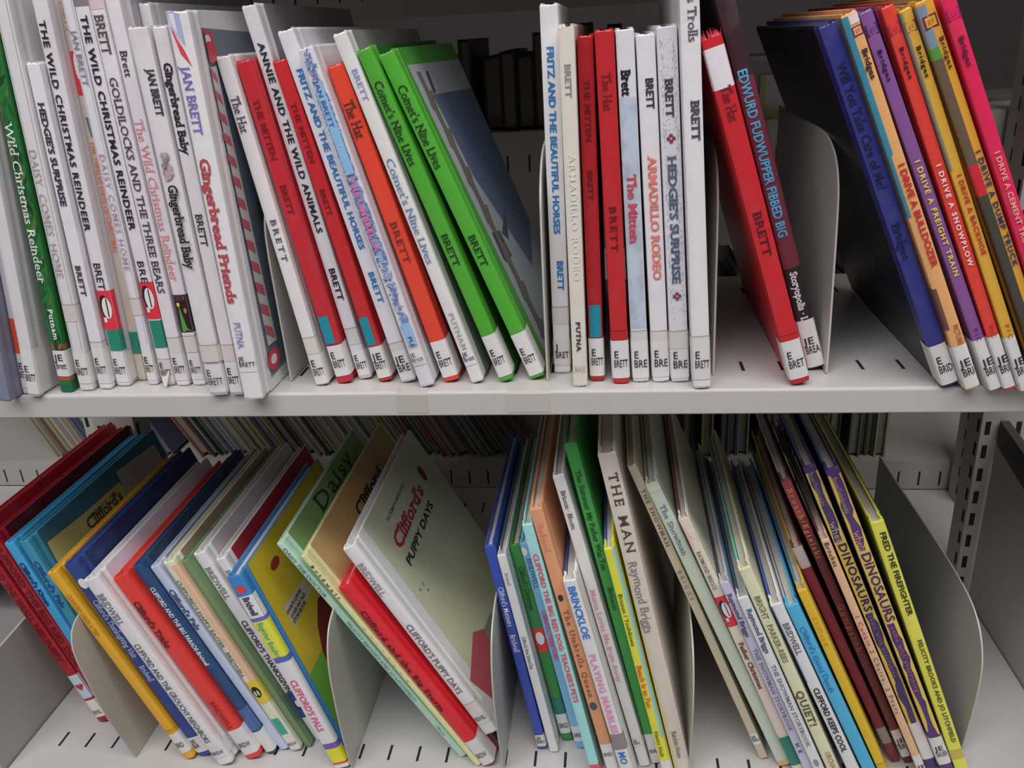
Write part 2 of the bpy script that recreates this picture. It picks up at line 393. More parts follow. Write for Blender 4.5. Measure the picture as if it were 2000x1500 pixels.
BOOKS = [
(-0.4184, -0.0115, 0.4587, -0.1017, 0.0081, 0.2362, 0.2, (0.238, 0.246, 0.355), [], [], 'slate blue picture book at the end of the upper row, cut by the frame edge', '', 'picture books on the upper shelf', 0),
(-0.4097, 0.0018, 0.4585, -0.1017, 0.0055, 0.2441, 0.2, (0.77, 0.721, 0.737), [('b', 0.0554, 0.0302, (0.86, 0.101, 0.041)), ('L', 0.0302, 0.0046, 'E', 'BRETT')], [], 'thin white book with an orange band above its sticker, beside the slate blue book', '', 'picture books on the upper shelf', 0),
(-0.4025, -0.003, 0.4587, -0.0971, 0.0087, 0.2461, 0.21, (0.754, 0.738, 0.754), [('t', 'BRETT', 0.2173, 0.2014, (0.328, 0.258, 0.216), 'r', 0.5, 0.5), ('L', 0.0347, 0.0021, 'E', 'BRETT')], [('b', 0, 1, (0.309, 0.27, 0.186), 0.12, 1)], 'thick white book with greyish spine, standing before the green foliage book', '', 'picture books on the upper shelf', 0),
(-0.3839, 0.0056, 0.4584, -0.0592, 0.009, 0.2589, 0.2, (0.022, 0.195, 0.042), [('leaf',), ('t', 'Wild Christmas Reindeer', 0.1804, 0.0784, (0.86, 0.86, 0.86), 'r', 0.6, 0.45), ('t', 'Putnam', 0.0603, 0.0387, (0.86, 0.86, 0.86), 'R', 0.36, 0.62), ('b', 0.035, 0.0317, (0.424, 0.097, 0.075)), ('L', 0.0306, 0.0116, 'JE', 'Brett'), ('b', 0.0112, 0.0085, (0.424, 0.097, 0.075)), ('b', 0.0046, -0.0, (0.01, 0.143, 0.071))], [('b', 0, 1, (0.018, 0.061, 0.039), 0, 1)], 'green leafy book with white title lettering on its spine', '', 'picture books on the upper shelf', 0),
(-0.3702, 0.0071, 0.4583, -0.0433, 0.0098, 0.2582, 0.2, (0.771, 0.746, 0.755), [('ln',), ('t', 'DAISY  COMES  HOME', 0.1643, 0.0812, (0.523, 0.46, 0.472), 's', 0.5, 0.42), ('hl', 0.0628), ('L', 0.0276, 0.0055, 'E', 'BRETT')], [], 'white book with thin outlined box and faint title, beside the green leafy book', '', 'picture books on the upper shelf', 0),
(-0.3571, 0.0096, 0.4582, -0.0304, 0.0088, 0.2144, 0.2, (0.847, 0.813, 0.86), [('t', "HEDGIE'S SURPRISE", 0.191, 0.1277, (0.048, 0.04, 0.066), 'R', 0.46, 0.5), ('t', 'BRETT', 0.0886, 0.0679, (0.058, 0.049, 0.077), 'R', 0.4, 0.5), ('hl', 0.0351), ('L', 0.0303, 0.0044, 'E', 'BRETT')], [], "short white book, its head lower than its neighbours', with small dark serif title", '', 'picture books on the upper shelf', 0),
(-0.3471, 0.0149, 0.4582, -0.0277, 0.0098, 0.2606, 0.2, (0.79, 0.756, 0.79), [('t', 'THE WILD CHRISTMAS REINDEER', 0.2368, 0.1103, (0.025, 0.022, 0.029), 'S', 0.42, 0.4), ('t', 'BRET', 0.089, 0.07, (0.025, 0.022, 0.029), 's', 0.5, 0.5), ('b', 0.0696, 0.042, (0.824, 0.04, 0.066)), ('e', 0.0581, 0.42, 0.36, 0.0085, (0.019, 0.015, 0.017)), ('e', 0.0573, 0.56, 0.33, 0.0075, (0.86, 0.86, 0.827)), ('e', 0.049, 0.3, 0.12, 0.002, (0.86, 0.86, 0.827)), ('b', 0.042, 0.0266, (0.025, 0.265, 0.178), 0.12, 1), ('L', 0.0244, 0.0032, 'E', 'BRETT')], [('b', 0, 1, (0.629, 0.591, 0.577), 0, 1)], 'white book with bold black title, red and teal stickers, beside the short white book', '', 'picture books on the upper shelf', 0),
(-0.3367, 0.0251, 0.4581, -0.0277, 0.0061, 0.2574, 0.2, (0.658, 0.564, 0.466), [('t', 'BRETT', 0.2478, 0.2301, (0.506, 0.359, 0.149), 'r', 0.55, 0.5), ('b', 0.219, 0.1933, (0.824, 0.04, 0.066)), ('e', 0.2102, 0.6, 0.3, 0.008, (0.86, 0.86, 0.782)), ('p', [(0.3, 0.1804), (0.8, 0.1791), (0.9, 0.1697), (0.5, 0.1678)], (0.141, 0.173, 0.273)), ('t', 'THE TWELVE DAYS OF CHRISTMAS', 0.1656, 0.0932, (0.851, 0.222, 0.151), 'c', 0.55, 0.5), ('b', 0.0365, 0.0204, (0.025, 0.265, 0.178))], [], 'slim tan book with faded red title and gold lettering at its head', '', 'picture books on the upper shelf', 0),
(-0.3249, 0.0171, 0.458, -0.0077, 0.0073, 0.2564, 0.2, (0.791, 0.766, 0.825), [('ln',), ('t', 'JAN BRETT', 0.2303, 0.1988, (0.235, 0.214, 0.278), 's', 0.5, 0.5), ('t', 'DAISY COMES HOME', 0.1583, 0.0824, (0.551, 0.342, 0.396), 's', 0.5, 0.5), ('hl', 0.0632), ('L', 0.0252, 0.0033, 'E', 'BRETT')], [], 'slim white book with outlined box, beside the slim tan book', '', 'picture books on the upper shelf', 0),
(-0.3136, 0.0159, 0.4579, 0.0055, 0.0093, 0.2559, 0.2, (0.827, 0.784, 0.827), [('b', 0.2493, 0.2433, (0.278, 0.235, 0.227)), ('t', 'THE WILD CHRISTMAS REINDEER', 0.2382, 0.1099, (0.025, 0.022, 0.029), 'S', 0.46, 0.5), ('t', 'BRE', 0.0894, 0.074, (0.025, 0.022, 0.029), 's', 0.5, 0.5), ('b', 0.0747, 0.0488, (0.824, 0.04, 0.066)), ('e', 0.0639, 0.42, 0.36, 0.0085, (0.019, 0.015, 0.017)), ('e', 0.0632, 0.56, 0.33, 0.0075, (0.86, 0.86, 0.827)), ('e', 0.0554, 0.3, 0.12, 0.002, (0.86, 0.86, 0.827)), ('b', 0.0477, 0.0281, (0.025, 0.265, 0.178), 0.1, 1), ('hl', 0.0198), ('L', 0.0198, 0.0025, 'E', 'BRETT')], [], 'white book with black title and torn spine foot under a teal sticker', 'torn', 'picture books on the upper shelf', 0),
(-0.3027, 0.0147, 0.4579, 0.0092, 0.0095, 0.255, 0.2, (0.845, 0.802, 0.828), [('b', 0.2542, 0.241, (0.763, 0.609, 0.645)), ('t', 'BRETT', 0.2382, 0.2161, (0.09, 0.059, 0.068), 'r', 0.62, 0.5), ('t', 'GOLDILOCKS AND THE THREE BEARS', 0.2033, 0.067, (0.067, 0.053, 0.071), 'r', 0.52, 0.5), ('hl', 0.0358), ('L', 0.0238, 0.004, 'E', 'BRETT')], [], 'white book with tall thin dark serif lettering running nearly to its foot', '', 'picture books on the upper shelf', 0),
(-0.2909, 0.0153, 0.4579, 0.016, 0.0091, 0.2545, 0.2, (0.846, 0.803, 0.846), [('t', 'Brett', 0.2178, 0.2027, (0.025, 0.022, 0.029), 'r', 0.5, 0.5), ('t', 'The Wild Christmas Reindeer', 0.1782, 0.075, (0.86, 0.348, 0.348), 'r', 0.62, 0.45), ('b', 0.0654, 0.039, (0.037, 0.011, 0.018)), ('p', [(0.3, 0.0601), (0.62, 0.042), (0.9, 0.0401), (0.2, 0.0394)], (0.097, 0.424, 0.075)), ('e', 0.0587, 0.3, 0.12, 0.0015, (0.86, 0.789, 0.089)), ('e', 0.0543, 0.75, 0.1, 0.002, (0.436, 0.327, 0.079)), ('t', 'CHRISTM', 0.064, 0.0615, (0.268, 0.097, 0.123), 's', 0.0, 0.5), ('hl', 0.0365), ('L', 0.0215, 0.0044, 'E', 'BRETT')], [('b', 0, 1, (0.441, 0.428, 0.453), 0, 1)], 'white book with pale pink title and a dark sticker showing a green fir tree', '', 'picture books on the upper shelf', 0),
(-0.2813, 0.035, 0.4579, 0.016, 0.0071, 0.2441, 0.2, (0.773, 0.773, 0.807), [], [('b', 0, 1, (0.86, 0.86, 0.86), 0, 1)], 'tall white book pushed in behind the row, only its head showing above', '', 'picture books on the upper shelf', 0),
(-0.2702, -0.0031, 0.4579, 0.0197, 0.0126, 0.2301, 0.2, (0.808, 0.774, 0.791), [('t', 'JAN BRETT', 0.2065, 0.1807, (0.048, 0.04, 0.056), 'R', 0.36, 0.7), ('blob', 0.1588, 0.1429), ('t', 'Gingerbread Baby', 0.1404, 0.0883, (0.025, 0.022, 0.029), 'R', 0.46, 0.55), ('hl', 0.0364), ('L', 0.0219, 0.0023, 'E', 'BRETT')], [], 'off-white book with small black names and a grey-pink ornament on its spine', '', 'picture books on the upper shelf', 0),
(-0.256, -0.0026, 0.4579, 0.017, 0.0089, 0.2298, 0.2, (0.826, 0.775, 0.809), [('t', 'Gingerbread Baby', 0.2098, 0.1582, (0.025, 0.022, 0.029), 'R', 0.55, 0.55), ('t', 'BRETT', 0.122, 0.1017, (0.025, 0.022, 0.029), 'r', 0.5, 0.5), ('hl', 0.0361), ('L', 0.0238, 0.002, 'E', 'BRETT')], [], 'slender white book with black title near its head, beside the wide candy striped book', '', 'picture books on the upper shelf', 0),
(-0.2429, -0.0106, 0.4579, 0.0142, 0.0134, 0.2365, 0.22, (0.86, 0.86, 0.86), [('p', [(0.08, 0.2292), (0.55, 0.2152), (0.75, 0.2065), (0.35, 0.2139)], (0.745, 0.057, 0.1)), ('p', [(0.0, 0.2365), (0.6, 0.235), (0.62, 0.2179), (0.2, 0.226)], (0.467, 0.498, 0.752)), ('t', 'JAN BRETT', 0.207, 0.1697, (0.217, 0.146, 0.533), 'r', 0.42, 0.42), ('t', 'Gingerbread Friends', 0.1562, 0.0663, (0.52, 0.076, 0.099), 'R', 0.46, 0.42), ('t', 'PUTNA', 0.054, 0.0366, (0.311, 0.222, 0.542), 'r', 0.34, 0.42), ('L2', 0.0323, 0.0198, 'JE', 'BRETT')], [('b', 0, 1, (0.86, 0.86, 0.86), 0, 1), ('pc', [(-0.02, 0.96), (0.484, 0.944), (0.185, 0.04), (0.026, 0.033)], (0.197, 0.252, 0.309)), ('blobs', 0.1, 0.9, 0.13, 0.95, [(0.104, 0.118, 0.133), (0.519, 0.591, 0.667), (0.3, 0.108, 0.122), (0.08, 0.134, 0.167), (0.447, 0.512, 0.583)]), ('pc', [(-0.014, 0.87), (0.041, 0.871), (0.112, 0.122), (0.036, 0.127)], (0.632, 0.609, 0.639)), ('pc', [(-0.011, 0.87), (0.031, 0.852), (0.035, 0.828), (-0.012, 0.848)], (0.59, 0.128, 0.16)), ('pc', [(-0.007, 0.82), (0.035, 0.802), (0.039, 0.777), (-0.009, 0.798)], (0.59, 0.128, 0.16)), ('pc', [(-0.004, 0.768), (0.04, 0.751), (0.044, 0.725), (-0.005, 0.746)], (0.59, 0.128, 0.16)), ('pc', [(-0.0, 0.716), (0.044, 0.698), (0.049, 0.672), (-0.002, 0.694)], (0.59, 0.128, 0.16)), ('pc', [(0.003, 0.663), (0.049, 0.644), (0.053, 0.617), (0.002, 0.64)], (0.59, 0.128, 0.16)), ('pc', [(0.007, 0.608), (0.054, 0.589), (0.058, 0.562), (0.006, 0.585)], (0.59, 0.128, 0.16)), ('pc', [(0.011, 0.552), (0.059, 0.533), (0.063, 0.505), (0.009, 0.529)], (0.59, 0.128, 0.16)), ('pc', [(0.015, 0.496), (0.064, 0.475), (0.068, 0.447), (0.013, 0.471)], (0.59, 0.128, 0.16)), ('pc', [(0.019, 0.437), (0.069, 0.417), (0.073, 0.387), (0.017, 0.413)], (0.59, 0.128, 0.16)), ('pc', [(0.023, 0.378), (0.074, 0.357), (0.079, 0.326), (0.021, 0.353)], (0.59, 0.128, 0.16)), ('pc', [(0.027, 0.317), (0.079, 0.295), (0.084, 0.264), (0.025, 0.291)], (0.59, 0.128, 0.16)), ('pc', [(0.031, 0.255), (0.085, 0.232), (0.09, 0.2), (0.03, 0.228)], (0.59, 0.128, 0.16)), ('pc', [(0.036, 0.191), (0.09, 0.167), (0.095, 0.135), (0.034, 0.164)], (0.59, 0.128, 0.16)), ('e2', 0.013, 0.932, 0.04, 0.025, (0.7, 0.074, 0.098)), ('e2', 0.013, 0.932, 0.02, 0.012, (0.86, 0.86, 0.86)), ('e2', 0.018, 0.904, 0.04, 0.025, (0.7, 0.074, 0.098)), ('e2', 0.057, 0.082, 0.05, 0.03, (0.7, 0.074, 0.098)), ('e2', 0.057, 0.082, 0.025, 0.014, (0.86, 0.86, 0.86))], 'wide white book with red and white candy cane border on its cover', '', 'picture books on the upper shelf', 0),
(-0.2011, 0.0121, 0.4579, 0.145, 0.0092, 0.2134, 0.2, (0.845, 0.81, 0.81), [('t', 'The Hat', 0.19, 0.1688, (0.069, 0.069, 0.103), 'r', 0.6, 0.5), ('t', 'BRETT', 0.1147, 0.0872, (0.069, 0.069, 0.103), 'r', 0.42, 0.55), ('hl', 0.0347), ('L', 0.0222, 0.0011, 'E', 'BRETT')], [], 'white book with thin dark lettering leaning on the bent metal divider', '', 'picture books on the upper shelf', 0),
(-0.1869, 0.0154, 0.4579, 0.1648, 0.0106, 0.2108, 0.2, (0.599, 0.027, 0.041), [('t', 'THE MITTEN', 0.1878, 0.1514, (0.211, 0.014, 0.02), 'r', 0.38, 0.5), ('t', 'BRETT', 0.136, 0.1171, (0.192, 0.014, 0.02), 'r', 0.38, 0.5), ('b', 0.0482, 0.0288, (0.018, 0.295, 0.398), 0, 0.72), ('hl', 0.028), ('L', 0.0273, 0.0051, 'E', 'BRETT')], [], 'crimson book with a turquoise patch, leaning between two white spines', '', 'picture books on the upper shelf', 0),
(-0.1737, 0.0224, 0.4579, 0.1733, 0.0093, 0.2416, 0.2, (0.721, 0.737, 0.77), [('t', 'ANNIE AND THE WILD ANIMALS', 0.2199, 0.1033, (0.025, 0.022, 0.029), 'S', 0.42, 0.55), ('t', 'BRETT', 0.0795, 0.0574, (0.025, 0.022, 0.029), 'S', 0.42, 0.55), ('hl', 0.0373), ('L', 0.0205, 0.0025, 'E', 'BRETT')], [('b', 0, 1, (0.262, 0.253, 0.271), 0, 1)], 'tall pale grey book with heavy black capital lettering, leaning', '', 'picture books on the upper shelf', 0),
(-0.1583, 0.0173, 0.4579, 0.1985, 0.0095, 0.211, 0.2, (0.628, 0.027, 0.035), [('t', 'THE MITTEN', 0.1859, 0.1491, (0.211, 0.014, 0.02), 'r', 0.36, 0.5), ('t', 'BRETT', 0.133, 0.1158, (0.192, 0.014, 0.02), 'r', 0.36, 0.5), ('b', 0.0468, 0.0266, (0.018, 0.295, 0.398), 0, 0.72), ('L', 0.0254, 0.0027, 'JE', 'BRETT')], [], 'crimson book with a turquoise patch, leaning against the white book with blue horse-title letters', '', 'picture books on the upper shelf', 0),
(-0.1421, 0.0151, 0.4579, 0.2255, 0.0103, 0.2286, 0.2, (0.829, 0.812, 0.86), [('t', 'FRITZ AND THE BEAUTIFUL HORSES', 0.2062, 0.094, (0.033, 0.211, 0.557), 'S', 0.36, 0.55), ('t', 'BRETT', 0.0787, 0.0575, (0.033, 0.211, 0.557), 'S', 0.36, 0.55), ('hl', 0.0289), ('L', 0.023, 0.0017, 'JE', 'BRE')], [], 'white book with blue block lettering, leaning beside the blue scrolled spine', '', 'picture books on the upper shelf', 0),
(-0.1272, 0.0067, 0.4579, 0.2417, 0.0098, 0.2192, 0.2, (0.774, 0.774, 0.825), [('scroll', 0.2172, 0.0348), ('b', 0.1991, 0.1439, (0.302, 0.563, 0.86), 0.25, 0.8), ('t', 'JAN BRETT', 0.1997, 0.1726, (0.097, 0.124, 0.317), 's', 0.3, 0.5), ('t', 'THE UMBRELLA', 0.1423, 0.0953, (0.82, 0.19, 0.426), 'S', 0.36, 0.5), ('b', 0.0457, 0.0304, (0.328, 0.566, 0.86), 0.25, 0.85), ('t', 'PU', 0.0367, 0.0304, (0.097, 0.123, 0.268), 's', 0.3, 0.55), ('L2', 0.0268, 0.0156, 'IE', 'Brett')], [], 'white book with blue scrolled pattern down its spine and pink title', '', 'picture books on the upper shelf', 0),
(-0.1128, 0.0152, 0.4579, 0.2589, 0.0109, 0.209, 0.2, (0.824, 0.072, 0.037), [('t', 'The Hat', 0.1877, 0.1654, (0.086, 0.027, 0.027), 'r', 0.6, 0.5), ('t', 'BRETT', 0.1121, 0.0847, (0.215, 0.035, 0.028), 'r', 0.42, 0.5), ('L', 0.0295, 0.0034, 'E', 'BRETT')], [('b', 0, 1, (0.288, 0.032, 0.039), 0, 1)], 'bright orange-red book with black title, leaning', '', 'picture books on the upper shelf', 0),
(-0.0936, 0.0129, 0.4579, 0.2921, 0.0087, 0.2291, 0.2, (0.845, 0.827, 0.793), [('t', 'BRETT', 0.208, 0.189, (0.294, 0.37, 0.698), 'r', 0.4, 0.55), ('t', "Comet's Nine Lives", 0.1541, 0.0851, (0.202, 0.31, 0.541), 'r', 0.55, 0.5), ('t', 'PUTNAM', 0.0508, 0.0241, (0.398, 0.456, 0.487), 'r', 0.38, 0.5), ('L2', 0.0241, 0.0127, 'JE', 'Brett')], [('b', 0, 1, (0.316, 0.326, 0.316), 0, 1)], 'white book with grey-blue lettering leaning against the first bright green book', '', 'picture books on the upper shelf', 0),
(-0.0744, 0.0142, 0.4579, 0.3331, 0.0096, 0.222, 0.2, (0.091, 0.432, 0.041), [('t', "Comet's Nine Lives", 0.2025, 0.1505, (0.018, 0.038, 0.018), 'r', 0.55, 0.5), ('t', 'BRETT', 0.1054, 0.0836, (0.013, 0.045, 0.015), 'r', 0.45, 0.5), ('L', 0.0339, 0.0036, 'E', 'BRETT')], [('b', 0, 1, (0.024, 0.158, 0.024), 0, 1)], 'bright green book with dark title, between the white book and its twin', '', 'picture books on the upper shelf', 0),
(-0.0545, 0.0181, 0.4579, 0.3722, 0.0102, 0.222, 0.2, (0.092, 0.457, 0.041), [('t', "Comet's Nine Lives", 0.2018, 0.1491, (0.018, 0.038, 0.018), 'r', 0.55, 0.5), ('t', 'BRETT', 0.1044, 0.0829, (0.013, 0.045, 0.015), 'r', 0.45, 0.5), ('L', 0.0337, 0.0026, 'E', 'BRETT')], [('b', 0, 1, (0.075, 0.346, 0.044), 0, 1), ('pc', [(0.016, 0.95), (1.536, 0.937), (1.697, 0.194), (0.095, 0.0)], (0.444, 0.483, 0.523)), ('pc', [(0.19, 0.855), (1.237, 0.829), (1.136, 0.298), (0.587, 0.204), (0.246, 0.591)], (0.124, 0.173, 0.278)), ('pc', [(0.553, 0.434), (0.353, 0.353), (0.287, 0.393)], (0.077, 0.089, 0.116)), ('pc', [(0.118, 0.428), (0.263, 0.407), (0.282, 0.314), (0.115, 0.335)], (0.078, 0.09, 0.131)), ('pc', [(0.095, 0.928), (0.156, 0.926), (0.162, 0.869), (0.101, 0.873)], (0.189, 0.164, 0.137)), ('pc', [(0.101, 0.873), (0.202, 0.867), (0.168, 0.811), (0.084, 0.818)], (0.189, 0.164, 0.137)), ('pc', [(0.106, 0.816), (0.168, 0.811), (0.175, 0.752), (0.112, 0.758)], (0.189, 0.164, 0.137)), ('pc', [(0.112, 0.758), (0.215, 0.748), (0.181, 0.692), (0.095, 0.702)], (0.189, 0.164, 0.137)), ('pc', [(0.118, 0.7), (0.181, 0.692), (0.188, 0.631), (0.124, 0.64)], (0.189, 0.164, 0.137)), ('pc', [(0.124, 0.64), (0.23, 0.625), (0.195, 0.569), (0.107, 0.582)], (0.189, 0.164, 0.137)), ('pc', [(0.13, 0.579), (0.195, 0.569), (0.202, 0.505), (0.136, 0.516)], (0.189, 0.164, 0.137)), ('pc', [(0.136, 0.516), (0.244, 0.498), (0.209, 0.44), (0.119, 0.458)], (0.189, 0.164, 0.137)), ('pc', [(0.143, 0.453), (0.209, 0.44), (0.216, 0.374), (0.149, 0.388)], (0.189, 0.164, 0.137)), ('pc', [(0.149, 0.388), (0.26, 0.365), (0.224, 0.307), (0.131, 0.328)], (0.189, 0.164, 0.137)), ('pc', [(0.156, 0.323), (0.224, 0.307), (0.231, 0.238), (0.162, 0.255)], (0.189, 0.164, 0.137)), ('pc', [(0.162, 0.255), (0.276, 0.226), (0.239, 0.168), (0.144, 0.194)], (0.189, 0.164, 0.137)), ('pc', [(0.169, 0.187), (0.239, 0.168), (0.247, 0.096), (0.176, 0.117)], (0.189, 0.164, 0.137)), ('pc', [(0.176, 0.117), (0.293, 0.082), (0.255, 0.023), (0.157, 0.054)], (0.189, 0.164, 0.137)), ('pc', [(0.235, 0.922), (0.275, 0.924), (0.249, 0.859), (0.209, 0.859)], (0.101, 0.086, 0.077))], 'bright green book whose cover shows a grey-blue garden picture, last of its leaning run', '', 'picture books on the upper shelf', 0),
(-0.0395, 0.0305, 0.4579, 0.0031, 0.011, 0.2295, 0.2, (0.851, 0.851, 0.86), [('t', 'FRITZ AND THE BEAUTIFUL HORSES', 0.2064, 0.0953, (0.033, 0.211, 0.557), 'S', 0.36, 0.5), ('t', 'BRETT', 0.078, 0.0582, (0.033, 0.211, 0.557), 'S', 0.36, 0.6), ('hl', 0.047), ('L', 0.0234, 0.0058, 'J', 'BRET')], [], 'tall upright white book with blue block lettering beside the green book', '', 'picture books on the upper shelf', 0),
(-0.0257, 0.0059, 0.4579, 0.0133, 0.0093, 0.2176, 0.2, (0.821, 0.771, 0.675), [('t', 'BRETT', 0.1971, 0.179, (0.279, 0.244, 0.236), 'r', 0.38, 0.5), ('t', 'ARMADILLO RODEO', 0.1476, 0.0709, (0.86, 0.83, 0.779), 'r', 0.42, 0.55), ('t', 'PUTNA', 0.0443, 0.025, (0.025, 0.022, 0.029), 'R', 0.3, 0.5), ('t', 'BRE', 0.0151, 0.0109, (0.597, 0.528, 0.496), 's', 0.3, 0.5)], [], 'cream book with frayed head and faded lettering, standing forward of the row', 'worn', 'picture books on the upper shelf', 0),
(-0.0149, 0.0152, 0.4579, 0.0173, 0.0094, 0.2117, 0.2, (0.472, 0.018, 0.026), [('t', 'THE MITTEN', 0.1877, 0.153, (0.155, 0.009, 0.015), 'r', 0.38, 0.5), ('t', 'BRETT', 0.1364, 0.1187, (0.139, 0.009, 0.015), 'r', 0.34, 0.5), ('b', 0.0522, 0.0305, (0.018, 0.295, 0.398), 0.12, 0.88), ('L', 0.0298, 0.0037, 'E', 'BRETT')], [], 'dark red upright book with a turquoise patch beside the cream book', '', 'picture books on the upper shelf', 0),
(-0.0001, 0.0104, 0.4579, 0.0397, 0.011, 0.214, 0.2, (0.597, 0.025, 0.032), [('t', 'The Hat', 0.1909, 0.1703, (0.211, 0.014, 0.02), 'r', 0.48, 0.5), ('t', 'BRETT', 0.1154, 0.0878, (0.11, 0.012, 0.017), 'r', 0.38, 0.5), ('hl', 0.0363), ('L', 0.0297, 0.0039, 'E', 'BRETT')], [], 'bright red upright book with plain dark lettering, between the dark red and white spines', '', 'picture books on the upper shelf', 0),
(0.0128, 0.0127, 0.4579, 0.0458, 0.0106, 0.214, 0.2, (0.792, 0.792, 0.844), [('pt', 0.1769, 0.037, (0.574, 0.668, 0.779)), ('t', 'Brett', 0.1919, 0.178, (0.007, 0.006, 0.007), 'R', 0.5, 0.45), ('t', 'The Mitten', 0.1334, 0.092, (0.629, 0.077, 0.113), 'R', 0.5, 0.5), ('hl', 0.0353), ('L', 0.0283, 0.0028, 'E', 'BRE')], [], 'upright white book with mottled grey-blue spine and bold red title', '', 'picture books on the upper shelf', 0),
(0.0257, 0.0124, 0.4579, 0.0538, 0.0108, 0.2108, 0.2, (0.86, 0.831, 0.86), [('t', 'BRETT', 0.187, 0.1702, (0.039, 0.032, 0.039), 'S', 0.4, 0.6), ('t', 'ARMADILLO RODEO', 0.1431, 0.0684, (0.86, 0.225, 0.187), 'R', 0.46, 0.55), ('hl', 0.0351), ('L', 0.0282, 0.0035, 'E', 'BRE')], [], 'upright white book with salmon red serif title', '', 'picture books on the upper shelf', 0),
(0.0375, 0.012, 0.4579, 0.0555, 0.0116, 0.2144, 0.2, (0.792, 0.792, 0.826), [('dots', 0.2072, 0.0384), ('t', 'BRETT', 0.1861, 0.1651, (0.067, 0.058, 0.067), 'R', 0.38, 0.5), ('cross', 0.1531), ('t', "HEDGIE'S SURPRISE", 0.1432, 0.0662, (0.109, 0.137, 0.206), 'R', 0.42, 0.5), ('cross', 0.0579), ('hl', 0.035), ('L', 0.027, 0.0027, 'E', 'BRE')], [], 'upright book with blue dotted pattern and small red crosses on its spine', '', 'picture books on the upper shelf', 0),
(0.0506, 0.0006, 0.4579, 0.0595, 0.011, 0.2518, 0.2, (0.86, 0.851, 0.86), [('t', 'Christmas Trolls', 0.2554, 0.2049, (0.106, 0.093, 0.119), 'r', 0.45, 0.6), ('t', 'BRETT', 0.1745, 0.1528, (0.091, 0.069, 0.104), 'R', 0.42, 0.6), ('hl', 0.0353), ('L', 0.033, 0.0062, 'E', 'BRETT')], [], 'tallest white upright book beside the dark gap, its head out of frame', '', 'picture books on the upper shelf', 0),
(0.1115, 0.0041, 0.4579, 0.2938, 0.0118, 0.2153, 0.2, (0.658, 0.025, 0.035), [('b', 0.2088, 0.1862, (0.86, 0.823, 0.86)), ('t', 'The Hat', 0.1874, 0.1677, (0.156, 0.014, 0.019), 'r', 0.5, 0.55), ('t', 'BRETT', 0.114, 0.0864, (0.084, 0.01, 0.015), 'r', 0.42, 0.5), ('hl', 0.0342), ('L', 0.03, 0.0038, 'E', 'BRET')], [], 'red book with white tape and frayed head leaning over the empty gap', 'frayed', 'picture books on the upper shelf', 0),
(0.1271, 0.0298, 0.4579, 0.2917, 0.0109, 0.2623, 0.22, (0.055, 0.026, 0.035), [('b', 0.1903, 0.0699, (0.197, 0.035, 0.059)), ('t', 'EDWURD FUDWUPPER FIBBED BIG', 0.195, 0.0915, (0.108, 0.449, 0.729), 'S', 0.5, 0.45), ('b', 0.0709, 0.0355, (0.031, 0.022, 0.024)), ('t', 'Storyopolis · L', 0.0682, 0.0344, (0.86, 0.82, 0.82), 'R', 0.4, 0.5), ('L', 0.0348, 0.0015, 'JE', 'BREA')], [], 'very tall dark maroon book with pale blue letters behind the taped red book', '', 'picture books on the upper shelf', (0.019, 0.014, 0.017)),
(0.1998, -0.0022, 0.4579, 0.4073, 0.01, 0.2273, 0.21, (0.039, 0.048, 0.26), [('t', 'Will You Take Care of Me?', 0.2053, 0.1312, (0.013, 0.013, 0.067), 'r', 0.5, 0.45), ('t', 'Bridges', 0.1101, 0.0867, (0.013, 0.013, 0.067), 'r', 0.45, 0.45), ('L', 0.029, 0.0017, 'E', 'BRID')], [], 'navy blue book with worn head leaning at the start of the coloured run', 'worn', 'picture books on the upper shelf', (0.012, 0.012, 0.028)),
(0.2114, -0.008, 0.4579, 0.4072, 0.0085, 0.2327, 0.2, (0.86, 0.458, 0.174), [('b', 0.2308, 0.1531, (0.049, 0.299, 0.432), 0, 0.36), ('b', 0.1531, 0.1158, (0.057, 0.274, 0.373), 0, 0.22), ('b', 0.2308, 0.2259, (0.86, 0.734, 0.695), 0.4, 1), ('sq', 0.222, (0.221, 0.03, 0.15)), ('t', 'Bridges', 0.2123, 0.1958, (0.025, 0.022, 0.029), 'S', 0.34, 0.68), ('t', 'I DRIVE A BULLDOZER', 0.147, 0.0834, (0.616, 0.031, 0.046), 'S', 0.42, 0.62), ('b', 0.07, 0.0426, (0.201, 0.082, 0.071), 0, 0.25), ('t', 'PICTURE', 0.0447, 0.0314, (0.309, 0.061, 0.044), 's', 0.36, 0.65), ('L', 0.0307, 0.0016, 'JE', 'BRI')], [], 'peach and teal book with red title, second in the coloured run after navy', '', 'picture books on the upper shelf', 0),
(0.2253, -0.0068, 0.4579, 0.423, 0.0068, 0.2353, 0.2, (0.277, 0.106, 0.35), [('sq', 0.2244, (0.103, 0.018, 0.145)), ('t', 'Bridges', 0.2135, 0.1963, (0.015, 0.01, 0.03), 'S', 0.34, 0.5), ('t', 'I DRIVE A FREIGHT TRAIN', 0.1501, 0.0775, (0.86, 0.744, 0.088), 'S', 0.4, 0.5), ('t', 'PIC', 0.0425, 0.0337, (0.117, 0.023, 0.146), 's', 0.36, 0.5), ('L', 0.0348, -0.0, 'JE', 'BRI')], [], 'purple book with yellow title in the coloured run', '', 'picture books on the upper shelf', (0.214, 0.022, 0.034)),
